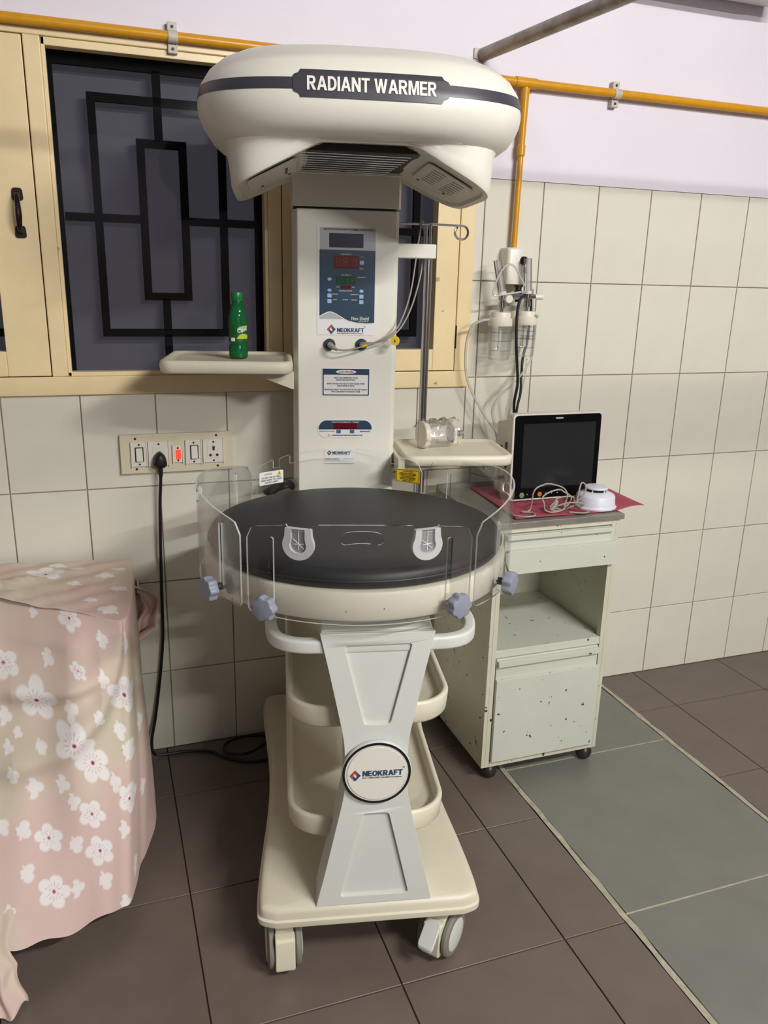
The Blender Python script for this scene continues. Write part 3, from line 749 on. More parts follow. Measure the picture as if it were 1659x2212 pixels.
# phototherapy timer plate
tp = sheet('timer_plate', rrect(-0.0815, 0.0705, 1.0425, 1.0935, 0.025, 10), 0, 0.0012, M_PAPER, warm)
topo = [p for p in rrect(-0.079, 0.068, 1.045, 1.0915, 0.0225, 10) if p[1] > 1.0675]
sheet('timer_field', [(0.068, 1.0665)]+topo+[(-0.079, 1.0665)], 0.0012, 0.0017, M_NAVY, tp)
sheet('display', rrect(-0.038, 0.027, 1.0672, 1.0835, 0.001), 0.0017, 0.0027, M_RLED, tp)
for x in (-0.024, 0.0135): sheet('button', rrect(x-0.006, x+0.006, 1.0562, 1.0655, 0.0012, 3), 0.0012, 0.0024, M_BLUE, tp)
tt_ = lambda s, x0, x1, z, h, m=M_PRINTK: text('print', s, x0, x1, z, h, lambda x, y, d: onc(x, y, 0.0022+d), m, tp, bold=0.01, th=0.0004)
tt_('PHOTOTHERAPY TIMER', -0.043, 0.033, 1.0868, 0.0032, M_PRINTW); tt_('COVER BABY EYES WHEN PHOTOTHERAPY IN USE', -0.043, 0.042, 1.0502, 0.0036)
tt_('NEOKRAFT', 0.036, 0.065, 1.0610, 0.004, M_TEXTB); tt_('Press key for set time', -0.077, -0.036, 1.0618, 0.0032)
sheet('warning_triangle', [(-0.055, 1.0468), (-0.046, 1.0468), (-0.0505, 1.0545)], 0.0012, 0.0018, M_YELLOW, tp)
# maker's plate
mp = sheet('maker_plate', rrect(-0.0635, 0.0195, 0.9695, 1.0115, 0.001), 0, 0.001, M_PAPER, warm)
sheet('plate_line', rrect(-0.0635, 0.0195, 0.9695, 0.9702, 0.0002), 0.001, 0.0014, M_DGREY, mp)
sheet('plate_line', rrect(-0.0635, -0.018, 0.9770, 0.9775, 0.0002), 0.001, 0.0014, M_DGREY, mp)
sheet('plate_line', rrect(-0.010, 0.0185, 0.9832, 0.9838, 0.0002), 0.001, 0.0014, M_DGREY, mp)
logo(mp, -0.0495, 1.001, 0.0072, lambda x, z, d: onc(x, z, 0.0010+d), 0.0495, 0.0068, True, 0.0)
text('print', 'Model No.  Serial No.', -0.060, -0.022, 0.9832, 0.0034, lambda x, y, d: onc(x, y, 0.0014+d), M_PRINTK, mp, th=0.0004)

# shelves on the column
def shelf(name, u0, u1, v0, v1, zt, th):
    pts = lambda d, r: rrect(u0+d, u1-d, v0+d, v1-d, r, 6)
    bb = B(); bb.loft([ring(pts(0.008, 0.03), zt-th), ring(pts(0.002, 0.034), zt-th+0.004), ring(pts(0, 0.036), zt-th*0.4), ring(pts(0.002, 0.034), zt-0.003), ring(pts(0.007, 0.03), zt),
                       ring(pts(0.014, 0.026), zt-0.001), ring(pts(0.019, 0.024), zt-0.006), ring(pts(0.03, 0.02), zt-0.007)])
    return bb.build(name, M_AGED, warm, ang=60)
sh1 = shelf('side_shelf', -0.478, -0.150, 0.125, 0.425, 1.266, 0.032)
bb = B(); bb.xz([(-0.1475, 1.234), (-0.1475, 1.190), (-0.152, 1.190), (-0.27, 1.234)], 0.20, 0.208); bb.xz([(-0.1475, 1.234), (-0.1475, 1.190), (-0.152, 1.190), (-0.27, 1.234)], 0.34, 0.348)
bb.xz([(-0.1475, 1.194), (-0.1475, 1.190), (-0.152, 1.190), (-0.27, 1.2325), (-0.27, 1.2345)], 0.205, 0.345)
bb.build('shelf_bracket', M_AGED, sh1)
sh2 = shelf('side_shelf', 0.146, 0.455, 0.195, 0.45, 1.012, 0.030)
bb = B(); bb.xz([(0.1325, 0.98), (0.1325, 0.94), (0.138, 0.94), (0.26, 0.98)], 0.24, 0.248); bb.xz([(0.1325, 0.98), (0.1325, 0.94), (0.138, 0.94), (0.26, 0.98)], 0.38, 0.388)
bb.box(0.1325, 0.15, 0.21, 0.40, 0.955, 1.0); bb.build('shelf_bracket', M_AGED, sh2)

# drip-stand pole
b = B(); b.box(0.1315, 0.236, 0.325, 0.375, 1.524, 1.561); br = b.build('pole_bracket', M_WHITE, warm, bevel=0.003)
b = B(); b.tube([(0.219, 0.35, 0.872), (0.219, 0.35, 1.524)], 0.0115, 16); b.build('pole', M_CHROME, warm)
b = B(); b.tube([(0.222, 0.35, 1.561), (0.222, 0.35, 1.612)], 0.004, 10); b.tube([(0.211, 0.353, 1.561), (0.211, 0.353, 1.612)], 0.004, 10)
loop = [(0.291+0.0, 0.35, 1.612)]
hp = [(0.10, 0.35, 1.6125), (0.22, 0.35, 1.6125), (0.300, 0.35, 1.6115)]
for k in range(1, 13):
    a = radians(90-k*27); hp.append((0.3085+0.0175*cos(a), 0.35+0.0008*k, 1.594+0.0175*sin(a)))
b.tube(smooth_path(hp, 3), 0.0032, 8); b.build('hanger_rod', M_CHROME, warm)

# lower storage trays
def basin(name, u0, u1, v0, v1, z0, z1, r):
    pts = lambda d, rr: rrect(u0+d, u1-d, v0+d, v1-d, rr, 10)
    bb = B(); bb.loft([ring(pts(0.022, r-0.02), z0), ring(pts(0.008, r-0.006), z0+0.002), ring(pts(0.003, r-0.002), z0+0.009), ring(pts(0.0, r), z1-0.006), ring(pts(0.002, r-0.002), z1-0.001), ring(pts(0.007, r-0.006), z1),
                       ring(pts(0.011, r-0.010), z1-0.001), ring(pts(0.014, r-0.012), z1-0.006), ring(pts(0.018, r-0.016), z1-0.026), ring(pts(0.03, r-0.03), z1-0.03)])
    return bb.build(name, M_AGED, warm, ang=60)
basin('storage_tray', -0.178, 0.180, -0.395, 0.298, 0.552, 0.606, 0.085)
basin('storage_tray', -0.178, 0.178, -0.395, 0.298, 0.281, 0.337, 0.085)

# front pedestal (hourglass cover)
HC = 0.006
def hgw(z):
    return float(np.interp(z, [0.165, 0.25, 0.41, 0.44, 0.53, 0.56, 0.60, 0.70, 0.788], [0.126, 0.106, 0.071, 0.066, 0.066, 0.069, 0.0765, 0.097, 0.1165]))
zz = [0.166+(0.788-0.166)*i/40 for i in range(41)]
outl_h = [(HC-hgw(z), z) for z in zz]+[(HC+hgw(z), z) for z in reversed(zz)]
def hgv(z): return -0.466+(z-0.166)/0.622*0.034
trap1 = roundpoly([(HC-0.068, 0.762), (HC+0.070, 0.764), (HC+0.028, 0.588), (HC-0.026, 0.588)], 0.008)
trap2 = roundpoly([(HC-0.026, 0.384), (HC+0.028, 0.384), (HC+0.074, 0.186), (HC-0.074, 0.186)], 0.008)
bm = flat(outl_h, [trap1, trap2], 0.008)
ped = bm_obj(bm, 'pedestal_cover', M_COOL, warm, lambda x, z, d: (x, hgv(z)+0.004-d, z))
md = ped.modifiers.new('bevel', 'BEVEL'); md.width = 0.0035; md.segments = 3; md.limit_method = 'ANGLE'; md.angle_limit = radians(50); md.harden_normals = True
b = B(); N_ = len(outl_h)
b.loft([[(x, hgv(z)+0.0075, z) for x, z in outl_h], [(x*0.98, hgv(z)+0.085, z) for x, z in outl_h]]); b.build('pedestal_body', M_COOL, warm, bevel=0.004)
b = B(); b.loft([[(-0.109, -0.418, 0.765), (0.120, -0.418, 0.765), (0.120, -0.418, 0.790), (-0.109, -0.418, 0.790)],
                 [(-0.114, -0.34, 0.772), (0.124, -0.34, 0.772), (0.120, -0.34, 0.806), (-0.110, -0.34, 0.806)],
                 [(-0.11, 0.299, 0.75), (0.12, 0.299, 0.75), (0.115, 0.299, 0.824), (-0.105, 0.299, 0.824)]])
b.build('bed_support', M_COOL, warm, bevel=0.006)
# round badge
bz = 0.484
def badge(x, z, d): return (x, hgv(bz)-d, z)
b = B(); b.prism(circ(HC, bz, 0.0735, 48), badge, 0.0, 0.010); bd = b.build('badge', M_COOL, warm, bevel=0.003)
bm = flat(circ(HC, bz, 0.0715, 64), [circ(HC, bz, 0.0665, 64)], 0.001); bm_obj(bm, 'badge_ring', M_BLACK, bd, lambda x, z, d: badge(x, z, 0.0104+d))
b = B(); b.prism(circ(HC, bz, 0.062, 48), badge, 0.010, 0.0115); b.build('badge_disc', M_WHITE, bd, bevel=0.001)
logo(bd, -0.039, 0.482, 0.0125, lambda x, z, d: badge(x, z, 0.0115+d), 0.083, 0.0125, True, 0.004)
# push handles
hp = [(-0.205, 0.05, 0.765), (-0.2085, -0.10, 0.762), (-0.2085, -0.25, 0.759), (-0.207, -0.335, 0.758), (-0.192, -0.385, 0.757), (-0.155, -0.410, 0.757), (-0.10, -0.416, 0.757),
      (0.0, -0.417, 0.757), (0.11, -0.416, 0.757), (0.165, -0.410, 0.757), (0.199, -0.385, 0.757), (0.2145, -0.335, 0.758), (0.216, -0.25, 0.759), (0.216, -0.10, 0.762), (0.2125, 0.05, 0.765)]
b = B(); b.tube(smooth_path(hp, 6), 0, sec=rrect(-0.012, 0.012, -0.0145, 0.0145, 0.006, 4)); b.build('push_handle', M_COOL, warm, ang=50)

# bed deck
BC = (-0.012, -0.115); A0 = radians(-3.5)
b = B(); b.lathe([(0.30, 0.822), (0.340, 0.824), (0.345, 0.830), (0.346, 0.876), (0.343, 0.885), (0.339, 0.8865), (0.33, 0.8865), (0.0, 0.8865)], (BC[0], BC[1], 0), n=96)
b.build('bed_deck', M_RIM, warm, ang=40)
# acrylic guards: one bent sheet on each side
GR = 0.357
def bend(x, z, d, r=GR):
    a = x/r+A0; return (BC[0]+(r-d)*sin(a), BC[1]-(r-d)*cos(a), z)
def guard(a0, a1, zmid, zend, holes, mats, notch=(), rc=0.022):
    s0, s1 = radians(a0)*GR, radians(a1)*GR; mid = (s0+s1)/2; hw = (s1-s0)/2
    zt = lambda s: zmid-(zmid-zend)*((s-mid)/hw)**2
    top = []
    for k in range(41):
        s = s1-(s1-s0)*k/40; z = zt(s)
        e_ = min(s-s0, s1-s)
        if e_ < rc: z -= rc-sqrt(max(rc*rc-(rc-e_)**2, 0))
        top.append((s, z))
    # notches cut down from the top edge: list of (centre s, half width, depth)
    if notch:
        t2 = []
        for s, z in top:
            if any(abs(s-radians(c)*GR) < h_ for c, h_, dp in notch): continue
            t2.append((s, z))
        for c, h_, dp in notch:
            c *= pi/180*GR; z = zt(c)
            t2 += [(c+h_, z), (c+h_-0.002, z-dp*0.5), (c+h_*1.05, z-dp*0.8), (c, z-dp), (c-h_*1.05, z-dp*0.8), (c-h_+0.002, z-dp*0.5), (c-h_, z)] if False else [(c+h_, z-0.0002), (c+h_-0.003, z-0.004), (c+h_-0.003, z-dp), (c-h_+0.003, z-dp), (c-h_+0.003, z-0.004), (c-h_, z-0.0002)]
        t2.sort(key=lambda p: -p[0]); top = t2
    bot = rrect(s0, s1, 0.8235, 1.2, rc*0.5, 5)
    bot = [p for p in bot if p[1] < 0.9 and p[0] < mid]+[p for p in bot if p[1] < 0.9 and p[0] >= mid]
    bot.sort(key=lambda p: p[0])
    bm = flat(bot+top, holes, 0.004); slice_x(bm, s0, s1, 0.022)
    return bm_obj(bm, 'acrylic_guard', mats, warm, lambda x, z, d: bend(x, z, d), edge_mat=1)
def slot(a, z0, z1, hw=0.0055):
    s = radians(a)*GR; return rrect(s-hw, s+hw, z0, z1, hw-0.0003, 6)
def bean(a, z, w, h):
    s = radians(a)*GR; P = []
    for p in rrect(-w, w, -h, h, h-0.001, 6): P.append((s+p[0], z+p[1]+0.006*(1-(p[0]/w)**2)-0.003))
    # refine the long edges so the slot curves
    out = []
    for i in range(len(P)):
        p, q = P[i-1], P[i]
        if abs(q[0]-p[0]) > 0.02:
            for k in range(1, 8):
                x = p[0]+(q[0]-p[0])*k/8; y = p[1]+(q[1]-p[1])*k/8; out.append((x, y+0.006*(1-((x-s)/w)**2)-(0.006*(1-((p[0]-s)/w)**2))))
        out.append(q)
    return out
gF = guard(-38.5, 38.5, 1.026, 0.999, [slot(-29, 0.850, 0.988), slot(29, 0.850, 0.988), bean(0, 0.999, 0.040, 0.012)], [M_ACR, M_ACRE], notch=((-19.5, 0.026, 0.012), (20.5, 0.026, 0.012)))
gL = guard(-132.5, -41.5, 1.030, 0.999, [slot(-52, 0.850, 0.990), bean(-88, 0.996, 0.040, 0.012), slot(-124, 0.850, 0.990)], [M_ACRS, M_ACRE])
gR = guard(41.0, 146.0, 1.038, 1.000, [slot(55, 0.850, 0.990), bean(92, 1.000, 0.040, 0.012), slot(135, 0.850, 0.985)], [M_ACR, M_ACRE])
gB = guard(148.5, 224.5, 1.024, 0.993, [], [M_ACR, M_ACRE], notch=((161.5, 0.012, 0.024), (206.5, 0.012, 0.024), (214.5, 0.012, 0.024)))
# silicone grommets on the front guard
for a in (-19.5, 20.5):
    s = radians(a)*GR; zt = 1.013
    ro = 0.0315
    def ushape(r, yo): return [(s-r, zt-yo)]+[(s+(r*1.02)*cos(t), zt-0.0365+(r*0.86)*sin(t)) for t in [pi+pi*k/20 for k in range(21)]]+[(s+r, zt-yo)]
    def horse(r): # horseshoe outline
        return [(s-r*0.82, zt), (s-r*0.86, zt-0.016)]+[(s+r*cos(t), zt-0.033+r*0.92*sin(t)) for t in [radians(165)+radians(210)*k/24 for k in range(25)]]+[(s+r*0.86, zt-0.016), (s+r*0.82, zt)]
    def inner(r): return [(s-r*0.95, zt-0.0006), (s-r*0.95, zt-0.018)]+[(s+r*1.15*cos(t), zt-0.033+r*1.05*sin(t)) for t in [radians(155)+radians(230)*k/20 for k in range(21)]]+[(s+r*0.95, zt-0.018), (s+r*0.95, zt-0.0006)]
    bm = flat(horse(ro), [inner(0.0145)], 0.011); slice_x(bm, s-ro, s+ro, 0.01)
    gm = bm_obj(bm, 'grommet', M_SILI, gF, lambda x, z, d: bend(x, z, d, GR+0.0005))
    bm = flat([(s+(x-s)*0.985, z) for x, z in inner(0.0146)], [], 0.0015); slice_x(bm, s-ro, s+ro, 0.01)
    bm_obj(bm, 'grommet_flap', M_SILT, gF, lambda x, z, d: bend(x, z, d, GR))
    bb = B(); c0 = (s+0.0005, zt-0.031)
    for dx, dz in ((0.0, 0.030), (-0.011, 0.009), (0.011, -0.010), (-0.010, -0.001), (0.010, 0.001), (0.0, -0.012)):
        bb.tube([bend(c0[0], c0[1], -0.0012), bend(c0[0]+dx, c0[1]+dz, -0.0012)], 0.0007, 5)
    bb.build('grommet_slits', M_PRINTW, gF)
# clamping knobs
def knob(a, z):
    n = 84; t = radians(a)+A0
    def prof(r0, amp): return [((r0+amp*cos(7*2*pi*k/n))*cos(2*pi*k/n), (r0+amp*cos(7*2*pi*k/n))*sin(2*pi*k/n)) for k in range(n)]
    bb = B(); rr = []
    for r0, amp, h in ((0.018, 0.0010, 0.012), (0.0235, 0.0018, 0.0145), (0.0245, 0.0020, 0.018), (0.0245, 0.0020, 0.030), (0.0228, 0.0018, 0.0335), (0.020, 0.0012, 0.0345)):
        rr.append([(x, h, y) for x, y in prof(r0, amp)])
    bb.loft(rr)
    M = Matrix.Rotation(t, 4, 'Z')
    R0 = GR+0.003
    f = lambda x, y, z_: (BC[0]+(R0+y)*sin(t)+x*cos(t), BC[1]-(R0+y)*cos(t)+x*sin(t), z+z_)
    bb.map(f); k = bb.build('clamp_knob', M_KNOB, warm, ang=40)
    sb = B(); sb.loft([[(x, h, y) for x, y in circ(0, 0, 0.008, 16)] for h in (-0.004, 0.013)]); sb.map(f); sb.build('knob_stem', M_DGREY, k)
for a, z in ((-29, 0.851), (30.5, 0.853), (-53, 0.850), (57, 0.853), (-124, 0.853), (135, 0.853)): knob(a, z)
# stickers on the back guard
def sticker(name, a0, a1, z0, z1, m, skew):
    s0, s1 = sorted((radians(a0)*GR, radians(a1)*GR))
    bm = flat(rrect(s0, s1, z0, z1, 0.003, 3), [], 0.0006); slice_x(bm, s0, s1, 0.012)
    return bm_obj(bm, name, m, gB, lambda x, z, d: bend(x, z, 0.004+d)), (s0+s1)/2, (s1-s0)/2
def sprint(s_, body, c, hw, z, h, m, dp=0.0048):
    text('print', body, c+hw, c-hw, z, h, lambda x, y, d: bend(x, y, dp+d), m, s_, bold=0.01, th=0.0003)
st, c, hw = sticker('sticker', 211.5, 223.6, 0.943, 0.9775, M_PAPER, 0)
sprint(st, 'CAUTION', c+0.010, 0.012, 0.9705, 0.0045, M_REDTXT)
for k, tline in enumerate(('DO NOT USE ALCOHOL', 'BASED AGENT TO CLEAN', 'ACRYLIC PARTS')): sprint(st, tline, c, (0.030, 0.032, 0.021)[k], 0.9615-0.0065*k, 0.0045, M_PRINTK)
bm = flat([(c-0.018, 0.9655), (c-0.032, 0.9655), (c-0.025, 0.9765)], [], 0.0004); bm_obj(bm, 'warning_triangle', M_YELLOW, st, lambda x, z, d: bend(x, z, 0.0048+d))
sprint(st, '!', c-0.025, 0.0008, 0.9700, 0.0065, M_PRINTK, 0.0053)
st, c, hw = sticker('sticker', 147.6+1.6, 160.4, 0.940, 0.976, M_YELLOW, 0)
bm = flat(rrect(c-hw+0.0015, c+hw-0.0015, 0.9412, 0.9748, 0.003, 3), [rrect(c-hw+0.0025, c+hw-0.0025, 0.9422, 0.9738, 0.0025, 3)], 0.0003)
slice_x(bm, c-hw, c+hw, 0.012); bm_obj(bm, 'sticker_border', M_PRINTK, st, lambda x, z, d: bend(x, z, 0.0048+d))
sprint(st, 'WARNING', c, 0.016, 0.9705, 0.0042, M_REDTXT)
for k, (tline, hh) in enumerate((('CONTINUOUSLY OBSERVE INFANT', 0.024), ('DO NOT LEAVE UNATTENDED', 0.024), ('MODE OF USE AND SET', 0.019), ('TEMPERATURE MONITORED', 0.024), ('BEFORE EACH USE READ', 0.021), ('MANUAL CAREFULLY', 0.015))): sprint(st, tline, c, hh, 0.9650-0.0040*k, 0.0029, M_PRINTK)

# mattress resting on the deck
b = B(); b.lathe([(0.0, 0.8872), (0.322, 0.8872), (0.331, 0.889), (0.335, 0.894), (0.336, 0.902), (0.3345, 0.914), (0.328, 0.922), (0.314, 0.926), (0.26, 0.927), (0.0, 0.928)], n=96)
mt = b.build('mattress', M_MATT, None, WL(BC[0], BC[1], 0), ang=60)
tag(mt, 'round charcoal leatherette mattress lying on the warmer bed', 'mattress')
b = B(); P = [(0.3365*cos(2*pi*k/96), 0.3365*sin(2*pi*k/96), 0.905) for k in range(97)]
b.tube(P, 0.002, 6, cap=False); b.build('seam_piping', M_MATT, mt)

# temperature probe cable hung over the hanger rod
pc = empty('probe_cable', WL(0.0, 0.28, 1.29), RZ); tag(pc, 'thin grey sensor cable looped over the drip-stand hook with yellow tag', 'cable')
def loc_to(e, P): return [(p[0]-0.0, p[1]-0.28, p[2]-1.29) for p in P]
pp1 = [(-0.05, 0.282, 1.297), (-0.046, 0.270, 1.293), (-0.036, 0.264, 1.288), (-0.012, 0.262, 1.285), (0.019, 0.262, 1.291), (0.056, 0.262, 1.302), (0.095, 0.262, 1.319), (0.124, 0.268, 1.34), (0.147, 0.29, 1.378), (0.165, 0.31, 1.426), (0.175, 0.32, 1.474), (0.183, 0.328, 1.534), (0.192, 0.336, 1.593), (0.199, 0.346, 1.6185), (0.205, 0.357, 1.606), (0.209, 0.362, 1.571), (0.203, 0.355, 1.499), (0.187, 0.335, 1.438), (0.168, 0.312, 1.390), (0.142, 0.285, 1.348), (0.112, 0.268, 1.321), (0.085, 0.266, 1.311), (0.062, 0.268, 1.304), (0.045, 0.274, 1.299), (0.036, 0.284, 1.298)]
b = B(); b.tube(smooth_path(loc_to(pc, pp1), 5), 0.0021, 8); b.build('cord', M_CABLE, pc)
for (u, z), (du, dz) in (((-0.05, 1.297), (0.018, -0.012)), ((0.036, 1.298), (0.028, 0.006))):
    b = B(); b.tube(loc_to(pc, [(u, 0.295, z), (u, 0.278, z), (u+du*0.4, 0.270, z+dz*0.4), (u+du, 0.265, z+dz)]), [0.0078, 0.0078, 0.0065, 0.003], 12); b.build('plug', M_CABLE, pc)
b = B(); b.lathe([(0.0125, 0.0), (0.0125, 0.0012)], (0.121, -0.024, 0.022), 'Y', 24); b.build('yellow_tag', M_YELLOW, pc)
b = B(); b.box(0.118, 0.124, -0.0246, -0.0239, 0.0205, 0.0222); b.box(0.119, 0.121, -0.0246, -0.0239, 0.017, 0.026); b.build('tag_mark', M_PRINTK, pc)
b = B(); b.tube(loc_to(pc, [(0.034, 0.262, 1.2955), (0.048, 0.262, 1.2995)]), 0.0032, 8); b.build('yellow_band', M_YELLOW, pc)

# ---- soda bottle on the left shelf
SB = WL(-0.290, 0.27, 1.2595)
bt = empty('soda_bottle', SB); tag(bt, 'small green plastic soda bottle standing on the left shelf', 'bottle')
b = B(); b.lathe([(0.0, 0.004), (0.012, 0.001), (0.019, 0.0), (0.0235, 0.004), (0.0245, 0.012), (0.0245, 0.028), (0.0225, 0.034), (0.0225, 0.040), (0.0240, 0.044), (0.0240, 0.086), (0.0242, 0.092), (0.0235, 0.110), (0.020, 0.126), (0.0155, 0.137), (0.0125, 0.143), (0.0118, 0.149), (0.0118, 0.152)], n=40)
b.build('bottle_body', M_PET, bt)
b = B(); b.lathe([(0.0, 0.0045), (0.018, 0.002), (0.0225, 0.008), (0.0228, 0.028), (0.021, 0.036), (0.0, 0.036)], n=32); b.build('soda', clear_mat('soda_liquid', (0.55, 0.8, 0.45, 1), refl=0.3, haze=0.35, hazecol=(0.12, 0.30, 0.10, 1)), bt)
b = B(); b.lathe([(0.0150, 0.147), (0.0150, 0.1495), (0.0140, 0.150), (0.0145, 0.151), (0.0148, 0.165), (0.0135, 0.168), (0.0, 0.168)], n=36); b.build('cap', M_CAPG, bt)
b = B(); b.lathe([(0.0245, 0.043), (0.0245, 0.087)], n=40); lb = b.build('label', M_LABG, bt)
lb.data.polygons  # open sleeve
def onb(a_off):
    def f(x, z, d): a = x/0.0247+radians(-90)+a_off; r = 0.0249+d; return (r*cos(a), r*sin(a), z)
    return f
fb = onb(radians(18))
text('label_print', 'Cipro', -0.0135, 0.0150, 0.073, 0.012, lambda x, z, d: fb(x, z+x*0.18, d+0.0003), M_PRINTW, lb, bold=0.02, th=0.0003, sl=0.003)
bm = flat([(-0.016, 0.052), (0.018, 0.052), (0.018, 0.063)]+[(0.003+0.016*cos(t), 0.054+0.011*sin(t)) for t in [radians(40+8*k) for k in range(16)]], [], 0.0003); slice_x(bm, -0.016, 0.018, 0.003)
bm_obj(bm, 'label_print', M_LIME, lb, lambda x, z, d: fb(x, z, d+0.0002))
bm = flat([(-0.004+0.016*cos(t), 0.080+0.0045*sin(t)+0.2*0.016*cos(t)) for t in [2*pi*k/24 for k in range(24)]], [], 0.0002); slice_x(bm, -0.02, 0.012, 0.003)
bm_obj(bm, 'label_print', mat('pale_green_print', srgb(150, 186, 140), 0.4), lb, lambda x, z, d: fb(x+0.006, z, d+0.0001))
bm = flat(rrect(-0.031, -0.020, 0.046, 0.055, 0.0005, 2), [], 0.0003); slice_x(bm, -0.031, -0.02, 0.003); bm_obj(bm, 'label_print', M_PAPER, lb, lambda x, z, d: fb(x, z, d+0.0002))

# ---- suction jar in a polythene bag on the right shelf
jw = WL(0.215, 0.335, 1.0065)
jr = empty('suction_jar', jw, RZ+radians(16)); tag(jr, 'clear plastic suction jar lying in a crumpled polythene bag on the right shelf', 'jar')
b = B(); b.lathe([(0.0365, 0.0), (0.0365, 0.012), (0.0335, 0.016), (0.0335, 0.088), (0.030, 0.094), (0.022, 0.094), (0.020, 0.088), (0.0, 0.088)], (0.0, 0, 0.0372), 'X', 36); b.build('jar_body', M_JAR, jr)
b = B(); b.lathe([(0.0, -0.002), (0.033, -0.002), (0.0385, 0.0), (0.0385, 0.015), (0.034, 0.017), (0.0338, 0.017)], (-0.001, 0, 0.0388), 'X', 36); b.build('jar_lid', M_LID, jr)
b = B(); b.lathe([(0.010, 0.104), (0.010, 0.112), (0.0065, 0.113), (0.0065, 0.12), (0.0088, 0.121), (0.0088, 0.134), (0.006, 0.135), (0.0, 0.131)], (0.0, 0.0, 0.036), 'X', 16); b.build('hose_fitting', M_DSTEEL, jr)
b = B(); b.box(0.094, 0.106, -0.02, 0.02, 0.012, 0.056); b.tube([(0.11, -0.006, 0.024), (0.118, -0.016, 0.008)], 0.003, 8); b.build('fitting_plate', M_LID, jr, bevel=0.004)
nn, mm = 26, 20; rng = random.Random(7); vs = []; fs = []
for i in range(nn):
    for j in range(mm):
        x = -0.006+0.118*i/(nn-1); a = pi*(0.08+1.0*j/(mm-1)); r = 0.0415+rng.uniform(-0.002, 0.002)+0.008*max(0, sin(a))**6*(0.4+0.6*sin(i*0.9))
        zq = 0.036+r*sin(a); vs.append((x+rng.uniform(-.003, .003), r*1.0*cos(a), max(zq, 0.002)))
for i in range(nn-1):
    for j in range(mm-1): fs.append((i*mm+j, i*mm+j+1, (i+1)*mm+j+1, (i+1)*mm+j))
b = B(); b.add(vs, fs); b.build('polythene_bag', M_BAG, jr, ang=10)

# ================================================================== BEDSIDE LOCKER
lk = empty('bedside_locker', (1.21, -0.275, 0)); tag(lk, 'chipped cream steel bedside locker with drawer, open shelf and castors', 'locker')
ox, oy = 1.21, -0.275
def LB(b_, x0, x1, y0, y1, z0, z1, mi=0): return b_.box(x0-ox, x1-ox, y0-oy, y1-oy, z0, z1, mi)
X0, X1, Y0, Y1 = 1.008, 1.412, -0.475, -0.075
b = B(); LB(b, X0, X0+0.012, Y0, Y1, 0.05, 0.81); b.build('side_panel', M_LOCK, lk, bevel=0.0015)
b = B(); LB(b, X1-0.012, X1, Y0, Y1, 0.05, 0.81); b.build('side_panel', M_LOCK, lk, bevel=0.0015)
b = B(); LB(b, X0+0.012, X1-0.012, Y1-0.006, Y1, 0.05, 0.81); b.build('back_panel', M_LOCK, lk)
b = B(); LB(b, X0+0.012, X0+0.026, Y0, Y0+0.02, 0.05, 0.81); LB(b, X1-0.026, X1-0.012, Y0, Y0+0.02, 0.05, 0.81)
LB(b, X0+0.026, X1-0.026, Y0, Y0+0.02, 0.795, 0.81); LB(b, X0+0.026, X1-0.026, Y0, Y0+0.02, 0.05, 0.069)
b.build('front_frame', M_LOCK, lk, bevel=0.0012)
b = B(); LB(b, X0+0.012, X1-0.012, Y0+0.002, Y1-0.006, 0.412, 0.436); b.build('shelf', M_LOCKC, lk, bevel=0.0015)
b = B(); LB(b, X0+0.026, X1-0.026, Y0+0.021, Y1-0.006, 0.055, 0.062); b.build('bottom_panel', M_LOCK, lk)
b = B(); LB(b, X0+0.028, X1-0.028, Y0-0.004, Y0+0.34, 0.679, 0.792); LB(b, X0+0.030, X1-0.028, Y0-0.016, Y0-0.004, 0.778, 0.792); LB(b, X0+0.026, X1-0.012, Y0-0.018, Y0-0.004, 0.677, 0.748)
b.build('drawer', M_LOCKC, lk, bevel=0.0015)
b = B(); LB(b, X0+0.028, X1-0.030, Y0-0.002, Y0+0.012, 0.072, 0.4105); LB(b, X0+0.030, X1-0.026, Y0-0.014, Y0-0.002, 0.388, 0.406); LB(b, X0+0.028, X1-0.026, Y0-0.012, Y0-0.002, 0.072, 0.346)
b.build('door', M_LOCKC, lk, bevel=0.0015)
b = B(); LB(b, 0.997, 1.421, -0.484, -0.068, 0.811, 0.828); b.build('steel_top', M_DSTEEL, lk, bevel=0.002)
b = B(); LB(b, 0.999, 1.419, -0.081, -0.070, 0.828, 0.842); b.build('top_upstand', M_DSTEEL, lk)
for x, y in ((1.048, -0.448), (1.388, -0.448), (1.048, -0.10), (1.388, -0.10)):
    b = B(); b.lathe([(0.0, 0.0005), (0.012, 0.002), (0.022, 0.010), (0.0265, 0.024), (0.023, 0.038), (0.014, 0.046), (0.008, 0.0555)], (x-ox, y-oy, 0), n=24); b.build('ball_caster', M_WOODC, lk)

# red cloth on the locker top
nx, ny = 44, 26; vs = []; fs = []
quad = [(1.075, -0.462), (1.505, -0.458), (1.535, -0.19), (1.105, -0.095)]
for i in range(nx):
    for j in range(ny):
        s, t = i/(nx-1), j/(ny-1)
        x = (1-s)*(1-t)*quad[0][0]+s*(1-t)*quad[1][0]+s*t*quad[2][0]+(1-s)*t*quad[3][0]
        y = (1-s)*(1-t)*quad[0][1]+s*(1-t)*quad[1][1]+s*t*quad[2][1]+(1-s)*t*quad[3][1]
        z = 0.8302+0.0010*(1+sin(9*s+4*t))
        ov = x-1.414
        if ov > 0: z += 0.010*sin(ov*22)-0.02*max(ov-0.06, 0)
        if y < -0.478: z = max(z, 0.829)
        vs.append((x-1.2, y+0.28, z-0.8285))
for i in range(nx-1):
    for j in range(ny-1): fs.append((i*ny+j, (i+1)*ny+j, (i+1)*ny+j+1, i*ny+j+1))
